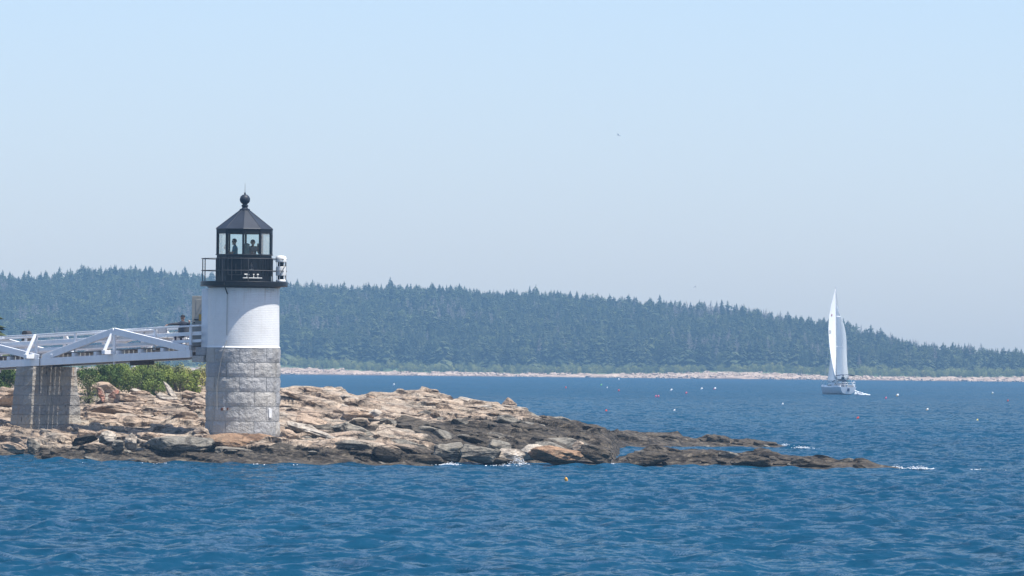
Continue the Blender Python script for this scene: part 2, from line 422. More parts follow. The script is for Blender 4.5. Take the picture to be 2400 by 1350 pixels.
L5 = [(-260, 855, 285), (0, 858, 285), (200, 862, 283), (300, 862, 282), (400, 864, 281), (480, 868, 280), (560, 882, 279), (650, 896, 278), (700, 900, 278), (800, 909, 278), (820, 922, 278), (835, 930, 278), (850, 925, 278), (900, 920, 278), (1000, 918, 279), (1050, 930, 280), (1075, 945, 281), (1165, 949, 283), (1215, 966, 285), (1240, 976, 286), (1300, 981, 289), (1330, 992, 292), (1360, 996, 294), (1420, 1008, 297.5), (1440, 1011, 299), (1590, 1012.5, 302), (1600, 1024, 302), (1630, 1030, 302.5), (1660, 1018, 303), (1700, 1021, 303), (1714, 1030, 303), (1750, 1030, 303.5), (1800, 1036, 304), (1850, 1046, 304.5), (1900, 1056, 305), (2260, None, 306)]
_tan = math.tan(ROLL)
def unroll(px, py):
    v = _f + _r * ((px - 1200.0) / F) + _u * ((675.0 - py) / F)
    return v.x / v.y, v.z / v.y
def layer(tab):
    s, d, z = [], [], []
    for px, py, dd in tab:
        if py is None:
            a, _ = unroll(px, 1060); zz = Z_OFF
        else:
            a, e = unroll(px, py); zz = CAM_H + e * dd
        s.append(a); d.append(dd); z.append(zz)
    return np.array(s), np.array(d), np.array(z)
_fr = (np.array([unroll(p, 1080)[0] for p, _ in FRONT]), np.array([d for _, d in FRONT]))
_lay = [layer(t) for t in (L1, L2, L3, L4, L5)]
def ground_base(a, d):
    """smooth shape of the point: a = x/y direction, d = distance"""
    a = np.asarray(a, float); d = np.asarray(d, float)
    d0 = np.interp(a, *_fr)
    kd = [d0 - 4.0, d0]; kz = [np.full_like(a, -1.1), np.full_like(a, -0.03)]
    for s, dd, zz in _lay:
        kd.append(np.interp(a, s, dd)); kz.append(np.interp(a, s, zz))
    kd.append(kd[-1] + 6); kz.append(np.minimum(kz[-1] - 0.5, 0.6)); kd.append(kd[-1] + 8); kz.append(np.full_like(a, -1.2))
    land = np.clip((0.0 - a) / 0.03, 0, 1)      # left part goes on as land behind the ridge
    z = np.full_like(a, -1.2)
    for i in range(len(kd) - 1):
        t = np.clip((d - kd[i]) / np.maximum(kd[i + 1] - kd[i], 0.3), 0, 1)
        up = kz[i + 1] >= kz[i]
        f = np.where(up, t ** 1.9, 1 - (1 - t) ** 1.6)
        m_ = (d >= kd[i]) & (d < kd[i + 1])
        z = np.where(m_, kz[i] + (kz[i + 1] - kz[i]) * f, z)
    return z
T_XY = P(571, 760, 248)
def relief(a, d, z0, fine=True):
    x = a * d
    wx = x + 0.7 * fbm(x * 0.5, d * 0.4, 0.0, 3, 21); wd = d + 0.7 * fbm(x * 0.5, d * 0.5, 3.0, 3, 22)
    f1, e1 = facets(wx / 3.8 + 0.22 * wd, wd / 1.9, 31, 1.3, 1.0, 22.0)
    f2, e2 = facets(wx / 1.5, wd / 0.9 + 0.15 * wx, 41, 1.5, 1.0, 16.0)
    land = np.clip((z0 + 0.45) / 0.9, 0, 1)
    q = np.sqrt((x - T_XY.x) ** 2 + (d - T_XY.y) ** 2)
    calm = np.clip((q - 1.5) / 2.0, 0.25, 1)
    calm = calm * np.where(a > 0.0175, 0.5, 1.0)
    f3, e3 = facets(wx / 0.62, wd / 0.42 + 0.1 * wx, 47, 1.5, 1.0, 14.0)
    z = z0 + land * calm * (0.38 * f1 + 0.18 * f2 + 0.07 * f3)
    # ledges: quantise softly along beds that dip to the right
    bed = z + 0.15 * x + 0.16 * fbm(x * 0.35, d * 0.3, 0.0, 2, 71)
    st = 0.36 + 0.0 * x
    k = np.floor(bed / st); t = bed / st - k
    t2 = np.clip((t - 0.5) / 0.34 + 0.5, 0, 1); t2 = t2 * t2 * (3 - 2 * t2)
    z += land * 0.48 * calm * (k + t2 - bed / st) * st
    z -= land * calm * (0.08 * np.exp(-(e1 / 0.05) ** 2))
    if fine:
        z += land * 0.05 * fbm(x * 2.2, d * 2.2, z0, 4, 61)
    return z
def tide_mask(a, d, z):
    """1 where weed and tidal stain cover the rock (a stain that reaches higher towards the open tip)"""
    lim = np.interp(a, [unroll(p, 1000)[0] for p in (-200, 300, 640, 760, 860, 1000, 1240, 1330, 1500, 2300)], [0.25, 0.32, 0.55, 1.15, 1.45, 1.52, 1.62, 1.65, 1.6, 1.6])
    front = np.clip((d - 246) / 5.0, 0, 1)
    lim = np.where(a < unroll(1330, 1000)[0], 0.66 + (lim - 0.66) * front, lim)
    return np.clip(0.5 + (lim - z) / 0.5, 0, 1)
def build_point():
    cols = np.arange(-260, 2236, 4.0)
    a = np.array([unroll(p, 1000)[0] for p in cols])
    ds = np.arange(235.0, 318.0, 0.14)
    A, D = np.meshgrid(a, ds)
    Z = relief(A, D, ground_base(A, D), False)
    # spend the rows where the rock is steep: walk each column by a length that counts rises more than level ground
    w = np.sqrt((0.55 * np.gradient(D, axis=0)) ** 2 + (2.2 * np.gradient(Z, axis=0)) ** 2) * np.where(Z < -0.3, 0.15, 1.0)
    for _ in range(3):
        w[:, 1:-1] = (w[:, :-2] + w[:, 1:-1] + w[:, 2:]) / 3; w[1:-1] = (w[:-2] + w[1:-1] + w[2:]) / 3
    S = np.cumsum(w, 0); S -= S[0]
    R = 620
    D2 = np.empty((R, A.shape[1]))
    for j in range(A.shape[1]):
        D2[:, j] = np.interp(np.linspace(0, S[-1, j], R), S[:, j], ds)
    ker = np.exp(-0.5 * (np.arange(-36, 37) / 13.0) ** 2); ker /= ker.sum()
    pad = np.pad(D2, ((0, 0), (36, 36)), mode='edge')
    D2 = sum(ker[i] * pad[:, i:i + D2.shape[1]] for i in range(73))
    A2 = np.repeat(a[None, :], R, 0); A, D = A2, D2
    Z = relief(A, D, ground_base(A, D))
    X = A * D
    bed = Z + 0.15 * X
    land = np.clip((Z + 0.3) / 0.6, 0, 1)
    q = np.sqrt((X - T_XY.x) ** 2 + (D - T_XY.y) ** 2); land = land * np.clip((q - 1.5) / 1.5, 0.1, 1)
    # relief on the risers: beds standing proud or eaten back, and rough blocks
    push = np.interp(A, [0.012, 0.019], [0.34, 0.2]) * fbm(X * 0.55, D * 0.3, bed * 5.0, 4, 91) + 0.16 * fbm(X * 2.2, D * 1.2, bed * 6.0, 3, 92) + 0.22 * facets(X / 0.9 + 0.2 * bed, bed / 0.42, 93, 1.0)[0]
    jx = 0.06 * fbm(X * 2.0, D * 2.0, Z * 2.0, 2, 81)
    me = np_grid('rocky_point', X + land * jx, D - land * push, Z, [M_LEDGE], False)
    at = me.attributes.new('tide', 'FLOAT', 'POINT')
    at.data.foreach_set('value', tide_mask(A, D, Z).astype(np.float32).ravel())
    # drop what lies well under the sea
    bm = bmesh.new(); bm.from_mesh(me)
    dead = [f for f in bm.faces if max(v.co.z for v in f.verts) < -0.5]
    bmesh.ops.delete(bm, geom=dead, context='FACES'); bm.to_mesh(me); bm.free()
    return link('rocky_point', me, kind='structure')
POINT = build_point()
def ground_z(x, y):
    a = np.array([x / y]); d = np.array([y])
    return float(relief(a, d, ground_base(a, d))[0])

# ------------------------------------------------------------------ boulders and stones
def rock_mesh(name, seed, sub=3, cuts=9, mats=None, sx=1, sy=1, sz=1, rough=0.05, sharp=True):
    """angular broken rock: the hull of scattered points, split and roughened where it will be seen large"""
    rng = random.Random(seed)
    bm = bmesh.new()
    for i in range(cuts + 6):
        v = Vector((rng.gauss(0, 1), rng.gauss(0, 1), rng.gauss(0, 1))).normalized()
        m_ = max(abs(v.x), abs(v.y), abs(v.z)); v = v * (0.55 + 0.45 / m_) * rng.uniform(0.82, 1.0)
        bm.verts.new(v)
    r = bmesh.ops.convex_hull(bm, input=bm.verts[:])
    bmesh.ops.delete(bm, geom=[v for v in bm.verts if not v.link_faces], context='VERTS')
    bmesh.ops.dissolve_limit(bm, angle_limit=math.radians(14), verts=bm.verts[:], edges=bm.edges[:])
    if sub >= 3:
        bmesh.ops.bevel(bm, geom=bm.edges[:], offset=0.06, offset_type='OFFSET', segments=1, affect='EDGES', profile=0.6)
    bmesh.ops.triangulate(bm, faces=bm.faces[:])
    pts = np.array([v.co[:] for v in bm.verts]); lo = pts.min(0); hi = pts.max(0)
    for v in bm.verts: v.co = Vector((np.array(v.co[:]) - (lo + hi) / 2) / ((hi - lo) / 2))
    if sub >= 4:
        for _ in range(2):
            lg = [e for e in bm.edges if e.calc_length() > 0.22]
            bmesh.ops.subdivide_edges(bm, edges=lg, cuts=1, use_grid_fill=False); bmesh.ops.triangulate(bm, faces=bm.faces[:])
        pts = np.array([v.co[:] for v in bm.verts])
        nz = fbm(pts[:, 0] * 2.2 + seed, pts[:, 1] * 2.2, pts[:, 2] * 2.2, 4, seed % 97)
        pts = pts * (1 + rough * nz)[:, None]
        for v, p in zip(bm.verts, pts): v.co = p
    for v in bm.verts: v.co = Vector((v.co.x * sx, v.co.y * sy, v.co.z * sz))
    bmesh.ops.recalc_face_normals(bm, faces=bm.faces[:])
    me = bpy.data.meshes.new(name); bm.to_mesh(me); bm.free()
    for m_ in (mats or []): me.materials.append(m_)
    return me
def boulder(x0, y0, x1, y1, d, rot, seed, mat, label, deep=0.85, cuts=9, group=None, rough=0.14, rz=0.0):
    """a boulder that fills the photo box (x0,y0)-(x1,y1), standing at distance d; rot leans it in the picture plane"""
    c = P((x0 + x1) / 2, (y0 + y1) / 2, d); w = (x1 - x0) * d / F; h = (y1 - y0) * d / F
    c_, s_ = abs(math.cos(rot)), abs(math.sin(rot))
    den = max(c_ * c_ - s_ * s_, 0.3)
    sx = max((w * c_ - h * s_) / den, 0.3 * w); sz = max((h * c_ - w * s_) / den, 0.25 * h)
    me = rock_mesh('boulder', seed, 4, cuts + 5, [mat], sx / 2, max(sx, sz) * deep / 2, sz / 2, rough)
    o = link('boulder', me, None, c, (0, rot, 0))
    o['label'] = label; o['category'] = 'boulder'; o['group'] = group or 'boulders along the rocky point'
    return o
B = boulder
B(648, 1000, 712, 1050, 243.6, 0.25, 3, M_TAN, 'upright pinkish tan block leaning beside the foot of the lighthouse')
B(676, 988, 834, 1050, 244.2, 0.30, 14, M_PALE, 'long pale tan slab sloping down beside the pinkish block near the lighthouse', 0.6)
B(795, 985, 895, 1046, 245.4, 0.35, 21, M_GREY, 'dark grey broken boulder just beyond the long pale slab')
B(760, 1022, 832, 1052, 243.0, 0.1, 22, M_PALE, 'small pale boulder at the low end of the long slab')
B(850, 1030, 885, 1052, 242.6, 0.0, 23, M_GREY, 'small grey boulder under the dark broken boulder')
B(1010, 1034, 1095, 1092, 242.1, -0.12, 31, M_GREY, 'tall blunt grey boulder at the water, first of the shoreline heap')
B(1075, 1038, 1175, 1094, 241.6, 0.18, 35, M_GREY, 'broad grey boulder sloping right in the middle of the shoreline heap')
B(1140, 1029, 1230, 1072, 244.6, 0.05, 39, M_GREY, 'rounded grey boulder behind the shoreline heap')
B(1160, 1044, 1232, 1086, 241.8, 0.15, 42, M_PALE, 'pale angular boulder above the white splash', 0.8, 7)
B(1215, 1035, 1280, 1082, 243.2, -0.15, 43, M_PALE, 'pale grey boulder with a round top behind the white splash')
B(1125, 1068, 1215, 1096, 241.6, 0.1, 45, M_DARK, 'low dark wet boulder beside the white splash')
B(1238, 1041, 1368, 1094, 241.8, 0.08, 50, M_ORANGE, 'big boulder with an orange top at the water')
B(1338, 1029, 1374, 1064, 245.6, -0.2, 53, M_TAN, 'small upright pinkish stone between the orange boulder and the dark pyramid')
B(1352, 1034, 1440, 1096, 242.0, 0.32, 57, M_DARK, 'dark pyramid shaped boulder where the near reef begins', 0.9, 8)
B(1310, 1078, 1410, 1098, 242.0, 0.05, 58, M_DARK, 'flat dark wet slab at the foot of the orange boulder', 0.8)
B(1073, 928, 1152, 962, 281.0, 0.22, 61, M_PALE, 'flat pale slab lying on the crest of the point', 0.7)
B(1166, 928, 1214, 972, 282.0, 0.12, 64, M_TAN, 'rounded upright boulder on the crest near its outer end')
B(52, 1024, 98, 1070, 245.6, 0.45, 71, M_GREY, 'smooth grey wedge boulder by the water below the bridge')
B(0, 1030, 62, 1070, 248.0, 0.30, 72, M_TAN, 'tan boulder by the water at the edge of the picture')
B(330, 1018, 505, 1068, 242.0, -0.05, 75, M_GREY, 'large flat grey slab by the water in front of the lighthouse', 0.55, 8)
B(290, 1014, 325, 1060, 242.6, 0.1, 77, M_PALE, 'pale upright boulder next to the large flat slab')
B(232, 1010, 272, 1046, 243.6, 0.0, 78, M_PALE, 'pale blunt boulder in the shore heap below the bridge end')
B(258, 1026, 296, 1062, 242.2, 0.3, 79, M_GREY, 'small grey boulder in the shore heap below the bridge end')
B(165, 1012, 230, 1050, 245.2, -0.3, 82, M_DARK, 'dark ribbed boulder in the shore heap below the bridge pier')
B(320, 1012, 375, 1034, 244.6, 0.0, 83, M_TAN, 'low tan boulder in the shade line of the lighthouse')
B(500, 1046, 590, 1072, 241.6, 0.05, 85, M_GREY, 'low grey boulder at the water below the lighthouse')
B(476, 1016, 662, 1060, 243.6, 0.0, 87, M_ORANGE, 'long orange stained block under the lighthouse foot', 0.75, 6)
B(380, 890, 428, 962, 268.0, -0.55, 91, M_PALE, 'tall pale slab leaning on the rubble behind the bridge')
B(412, 930, 450, 975, 267.0, 0.35, 92, M_TAN, 'tan boulder at the foot of the tall leaning slab')
B(345, 942, 400, 985, 266.0, 0.2, 93, M_GREY, 'blocky grey boulder with a dark face behind the bridge')
B(196, 936, 372, 996, 264.5, 0.14, 94, M_TAN, 'great smooth tan ledge block beyond the bridge pier', 0.7, 7)
B(215, 892, 296, 938, 269.5, 0.1, 95, M_TAN, 'rounded tan outcrop under the shrubs behind the bridge')
B(224, 902, 258, 946, 267.5, -0.32, 96, M_RED, 'red stained stone slab leaning among the rubble')
B(250, 908, 284, 944, 267.6, 0.32, 97, M_RED, 'second red stained stone leaning the other way among the rubble')
B(-30, 900, 50, 960, 267.0, 0.2, 98, M_TAN, 'cracked tan outcrop behind the pier at the picture edge')
B(1655, 1016, 1715, 1050, 302.0, 0.15, 101, M_DARK, 'humped dark rock on the far reef')
B(1450, 1012, 1596, 1050, 301.0, 0.02, 103, M_DARK, 'long flat topped dark rock on the far reef', 0.5, 7)
B(1470, 1056, 1570, 1094, 244.6, 0.02, 105, M_DARK, 'dark blunt rock at the start of the near reef', 0.5)
B(1720, 1066, 1810, 1098, 242.6, 0.05, 106, M_DARK, 'dark rock in the middle of the near reef', 0.5)
B(1850, 1070, 1950, 1102, 241.4, 0.10, 107, M_DARK, 'long dark rock towards the tip of the near reef', 0.5)
def scatter_stones():
    """embedded blocks and loose stones of the point, lying along the beds that dip to the right"""
    rng = random.Random(5)
    kinds = {}
    for nm, mt in (('tan', M_TAN), ('pale', M_PALE), ('grey', M_GREY), ('dark', M_DARK)):
        kinds[nm] = [rock_mesh('stone', 200 + i + hash_(nm), 3, 12, [mt], 1, 1, 1, 0.10) for i in range(6)]
    zones = [  # px0, px1, d0, d1, count, sizes
        (-60, 490, 258, 282, 46, (0.16, 0.55)), (340, 490, 262, 280, 16, (0.2, 0.55)),
        (0, 500, 241, 252, 46, (0.12, 0.42)), (655, 880, 250, 278, 24, (0.16, 0.6)),
        (860, 1230, 250, 282, 34, (0.16, 0.6)), (640, 1060, 239.5, 245, 24, (0.15, 0.5)),
        (1200, 1440, 252, 292, 26, (0.15, 0.42)), (790, 1330, 249, 264, 52, (0.18, 0.58)), (1450, 2080, 240, 247, 34, (0.10, 0.30)), (1440, 1860, 297, 304, 22, (0.12, 0.34)),
    ]
    cnt = 0
    for p0, p1, d0, d1, n, (s0, s1) in zones:
        for i in range(n):
            px = rng.uniform(p0, p1); d = rng.uniform(d0, d1); a = unroll(px, 1000)[0]
            x = a * d
            if math.hypot(x - T_XY.x, d - T_XY.y) < 2.3: continue
            z = ground_z(x, d)
            if z < 0.02 or cnt >= 299: continue
            td = float(tide_mask(np.array([a]), np.array([d]), np.array([z]))[0]) + rng.uniform(-.15, .15)
            k = rng.choice(('dark', 'dark', 'dark', 'grey')) if td > 0.55 else 'grey' if (td > 0.3 or (d < 250 and rng.random() < 0.5)) else rng.choice(('tan', 'tan', 'tan', 'pale'))
            s = s0 + (s1 - s0) * rng.random() ** 1.6
            o = link('stone', rng.choice(kinds[k]), POINT, (x, d, z + s * 0.02), (rng.uniform(-.2, .2), rng.uniform(0.0, 0.30), rng.uniform(-.6, .6) + (math.pi if rng.random() < .5 else 0)))
            if o.rotation_euler.z > 1.5: o.rotation_euler.y *= -1
            o.scale = (s * rng.uniform(1.1, 2.0), s * rng.uniform(0.8, 1.2), s * rng.uniform(0.40, 0.70)); cnt += 1
def hash_(s): return sum(ord(c) * 7 for c in s)
scatter_stones()

# ================================================================== THE FAR SHORE
SHORE = 1860.0
RIDGE = [(-400, 633), (0, 633), (70, 645), (170, 627), (250, 623), (360, 621), (470, 633), (680, 655), (780, 661), (900, 661), (1040, 661), (1150, 671), (1300, 678), (1450, 690), (1600, 705), (1750, 713), (1850, 730), (1950, 745), (2050, 765), (2100, 783), (2150, 796), (2200, 799), (2300, 805), (2400, 815), (2700, 831)]
_ra = np.array([unroll(p, y)[0] for p, y in RIDGE]); _re = np.array([unroll(p, y)[1] for p, y in RIDGE])
def shore_y(x):
    return SHORE + 9 * vnoise(x / 60.0, 0.3, 0, 7) + 4 * vnoise(x / 17.0, 1.3, 0, 8) - 0.02 * x
def ridge_at(x):
    """distance behind the shore and ground height of the crest"""
    back = np.interp(x, [-300, 0, 90, 140, 180], [420, 330, 240, 120, 80])
    top = CAM_H + np.interp(x / (SHORE + back), _ra, _re) * (SHORE + back)
    th = np.interp(x, [-200, 60, 120, 180], [11.5, 10.5, 8.5, 7.5])
    return back, np.maximum(top - th * 0.93, 1.8), th
def hill_z(x, y):
    t = y - shore_y(x)
    back, top, _ = ridge_at(x)
    bh = 1.5 + 0.8 * vnoise(x / 35.0, 4.0, 0, 9)
    beach = np.interp(t, [-30, 0, 26, 40], [-2.0, 0.0, 1.0, 1.0]) * np.where(t > 0, bh, 1.0)
    s = np.clip((t - 36) / np.maximum(back - 36, 20), 0, 1)
    hill = (top - bh) * (s ** 0.85)
    over = np.clip((t - back) / 200.0, 0, 1)
    z = beach + hill - over * top * 0.5
    return z
def build_far():
    xs = np.linspace(-430, 430, 430); ts = np.concatenate([np.linspace(-30, 44, 60), np.linspace(48, 640, 70)])
    X, T = np.meshgrid(xs, ts)
    Y = SHORE - 0.02 * X + T
    Z = hill_z(X, Y)
    tt = Y - shore_y(X)
    rock = np.clip(1 - np.abs(tt - 14) / 22, 0, 1)
    Z = Z + rock * (0.9 * facets(X / 4.2, Y / 4.2, 3, 1.2)[0] + 0.35 * vnoise(X / 1.2, Y / 1.2, 0, 4))
    m_, nt, b = base_mat('far_shore')
    g = N(nt, 'ShaderNodeAttribute', attribute_name='up')
    w = world_pos(nt)
    f = mth(nt, 'ADD', g.outputs['Fac'], mth(nt, 'MULTIPLY', mth(nt, 'SUBTRACT', noise(nt, w, 0.11, 5, 0.7), 0.5), 0.7))
    rockc = ramp(nt, noise(nt, w, 0.25, 6, 0.75), [(0.3, (0.12, 0.085, 0.06)), (0.5, (0.34, 0.25, 0.18)), (0.68, (0.58, 0.45, 0.34))])
    grass = ramp(nt, noise(nt, w, 0.09, 5, 0.7), [(0.35, (0.045, 0.085, 0.028)), (0.55, (0.085, 0.12, 0.04)), (0.7, (0.14, 0.14, 0.06))])
    wet = ramp(nt, g.outputs['Fac'], [(0.02, (0.35, 0.33, 0.33)), (0.10, (1, 1, 1))])
    col = mixc(nt, ramp(nt, f, [(0.42, (0, 0, 0)), (0.56, (1, 1, 1))]), mixc(nt, 1.0, rockc, wet, 'MULTIPLY'), grass)
    nt.links.new(col, b.inputs['Base Color']); b.inputs['Roughness'].default_value = 0.9
    bump(nt, b, noise(nt, w, 0.8, 5, 0.7), 0.8, 0.6)
    me = np_grid('far_shore', X, Y, Z, [m_], False)
    at = me.attributes.new('up', 'FLOAT', 'POINT'); at.data.foreach_set('value', np.clip(tt / 44.0, 0, 1).astype(np.float32).ravel())
    link('far_shore', me, kind='structure')
build_far()

def leaf_mat(name, c1, c2, scale=0.6):
    m_, nt, b = base_mat(name)
    oi = N(nt, 'ShaderNodeObjectInfo')
    v = coords(nt)
    col = ramp(nt, noise(nt, v, scale, 4, 0.6), [(0.3, c2), (0.7, c1)])
    k = ramp(nt, oi.outputs['Random'], [(0.0, (0.50, 0.60, 0.58)), (0.4, (0.95, 0.95, 0.95)), (0.75, (1.35, 1.22, 0.95)), (1.0, (2.0, 1.7, 1.5))])
    nt.links.new(mixc(nt, 1.0, col, k, 'MULTIPLY'), b.inputs['Base Color'])
    b.inputs['Roughness'].default_value = 0.75; b.inputs['Specular IOR Level'].default_value = 0.15
    return m_
M_SPRUCE = leaf_mat('spruce_needles', (0.060, 0.080, 0.042), (0.022, 0.036, 0.020))
M_BROAD = leaf_mat('broadleaf_crown', (0.085, 0.115, 0.045), (0.040, 0.062, 0.026))
M_DEADWOOD = smat('grey_dead_twigs', (0.22, 0.195, 0.175), (0.14, 0.125, 0.112), 2.0, 0.9)
M_BARK = smat('bark', (0.12, 0.095, 0.075), (0.06, 0.05, 0.04), 4.0, 0.95)
def spruce_mesh(seed, tiers=17, width=0.21, dead=False, ragged=0.3, lean=0.0):
    """unit-height conifer: trunk and many drooping branch sprays"""
    rng = random.Random(seed); mb = MB(); mb.mi = 1
    mb.tube([(0, 0, 0), (0, 0, 0.5), (lean, 0, 0.985)], [0.016, 0.010, 0.002], 5)
    mb.mi = 0
    base = rng.uniform(0.05, 0.16)
    tiers = int(tiers * 1.7)
    for i in range(tiers):
        t = i / (tiers - 1.0)
        zc = base + (0.975 - base) * t ** 0.92
        R = width * ((1 - t) ** 0.78) * (1 + rng.uniform(-ragged, ragged)) + 0.012
        n = max(4, int(10 * (1 - t) + 4))
        if dead: n = max(3, n // 2)
        a0 = rng.random() * 6.28
        for k in range(n):
            if rng.random() < 0.16: continue
            z = zc + rng.uniform(-.022, .022) * (1 - 0.7 * t)
            a = a0 + 6.283 * k / n + rng.uniform(-.3, .3)
            L = R * rng.uniform(0.62, 1.22); w = L * rng.uniform(0.20, 0.36) + 0.005
            if dead: w *= 0.35
            dr = rng.uniform(0.10, 0.42) * L; up = rng.uniform(-0.05, 0.12) * L
            c, s = math.cos(a), math.sin(a)
            x0 = lean * z
            p = lambda r, y, zz: (x0 + c * r - s * y, s * r + c * y, z + zz)
            th = 0.022 * (1 - 0.6 * t)
            mb.add([p(0, 0, th), p(L * 0.55, w, up - dr * 0.4), p(L * 0.55, -w, up - dr * 0.4), p(L, 0, -dr), p(L * 0.5, 0, up + th - dr * 0.1), p(L * 0.35, 0, -dr * 0.8 - th)],
                   [(0, 2, 4), (0, 4, 1), (4, 2, 3), (1, 4, 3), (5, 1, 3), (2, 5, 3)])
    return mb.mesh('spruce_tree', [M_DEADWOOD if dead else M_SPRUCE, M_DEADWOOD if dead else M_BARK])
def broad_mesh(seed, n=900, mat=None):
    """unit-height broadleaf crown of leaf clumps on a trunk"""
    rng = random.Random(seed); mb = MB(); mb.mi = 1
    mb.tube([(0, 0, 0), (0.02, 0, 0.35), (0, 0.01, 0.7)], [0.025, 0.018, 0.006], 5)
    for k in range(5):
        a = k * 1.3; mb.tube([(0, 0, 0.3 + 0.06 * k), (0.16 * math.cos(a), 0.16 * math.sin(a), 0.52 + 0.06 * k)], [0.01, 0.003], 4)
    mb.mi = 0
    lob = [(rng.uniform(-.17, .17), rng.uniform(-.17, .17), rng.uniform(0.35, 0.82), rng.uniform(0.12, 0.22)) for _ in range(9)]
    for i in range(n):
        lx, ly, lz, lr = rng.choice(lob)
        v = Vector((rng.gauss(0, 1), rng.gauss(0, 1), rng.gauss(0, 1))).normalized() * lr * rng.uniform(0.6, 1.08)
        c = Vector((lx, ly, lz)) + v; s = rng.uniform(0.013, 0.030)
        nrm = (v.normalized() + Vector((rng.uniform(-.6, .6), rng.uniform(-.6, .6), rng.uniform(-.2, .8)))).normalized()
        a = nrm.orthogonal().normalized() * s; b = nrm.cross(a)
        mb.add([c + a, c + b * 0.8, c - a, c - b * 0.8, c + nrm * s * 0.35], [(0, 1, 4), (1, 2, 4), (2, 3, 4), (3, 0, 4)])
    return mb.mesh('broadleaf_tree', [mat or M_BROAD, M_BARK])
TREES = [spruce_mesh(1, 17, 0.25), spruce_mesh(2, 19, 0.22), spruce_mesh(3, 15, 0.31, ragged=0.5), spruce_mesh(4, 18, 0.25, lean=0.03), spruce_mesh(5, 14, 0.36, ragged=0.55), spruce_mesh(6, 20, 0.19, ragged=0.45), broad_mesh(7), spruce_mesh(8, 16, 0.17, dead=True)]
for i, me in enumerate(TREES): me.name = 'tree_kind_%d' % i
def gn_instances(name, pts, rots, scs, idxs, meshes, **props):
    """one object whose points carry copies of the given meshes (geometry nodes)"""
    lib = bpy.data.collections.new(name + '_kinds')
    for i, me in enumerate(meshes):
        lib.objects.link(bpy.data.objects.new('%s_kind_%02d' % (name, i), me))
    me = bpy.data.meshes.new(name); me.from_pydata([tuple(p) for p in pts], [], [])
    for nm, tp, dat in (('rz', 'FLOAT', rots), ('sc', 'FLOAT', scs), ('ix', 'INT', idxs)):
        me.attributes.new(nm, tp, 'POINT').data.foreach_set('value', dat)
    o = link(name, me, **props)
    g = bpy.data.node_groups.new(name, 'GeometryNodeTree')
    g.interface.new_socket('Geometry', in_out='INPUT', socket_type='NodeSocketGeometry')
    g.interface.new_socket('Geometry', in_out='OUTPUT', socket_type='NodeSocketGeometry')
    gi = g.nodes.new('NodeGroupInput'); go = g.nodes.new('NodeGroupOutput')
    ci = g.nodes.new('GeometryNodeCollectionInfo'); ci.inputs['Collection'].default_value = lib
    ci.inputs['Separate Children'].default_value = True; ci.inputs['Reset Children'].default_value = True
    ip = g.nodes.new('GeometryNodeInstanceOnPoints'); ip.inputs['Pick Instance'].default_value = True
    def na(nm, tp):
        n = g.nodes.new('GeometryNodeInputNamedAttribute'); n.data_type = tp; n.inputs['Name'].default_value = nm
        return [s for s in n.outputs if s.enabled and s.name == 'Attribute'][0]
    cx = g.nodes.new('ShaderNodeCombineXYZ'); g.links.new(na('rz', 'FLOAT'), cx.inputs[2])
    g.links.new(gi.outputs[0], ip.inputs['Points']); g.links.new(ci.outputs[0], ip.inputs['Instance'])
    g.links.new(na('ix', 'INT'), ip.inputs['Instance Index']); g.links.new(cx.outputs[0], ip.inputs['Rotation'])
    g.links.new(na('sc', 'FLOAT'), ip.inputs['Scale']); g.links.new(ip.outputs[0], go.inputs[0])
    md = o.modifiers.new('copies', 'NODES'); md.node_group = g
    return o
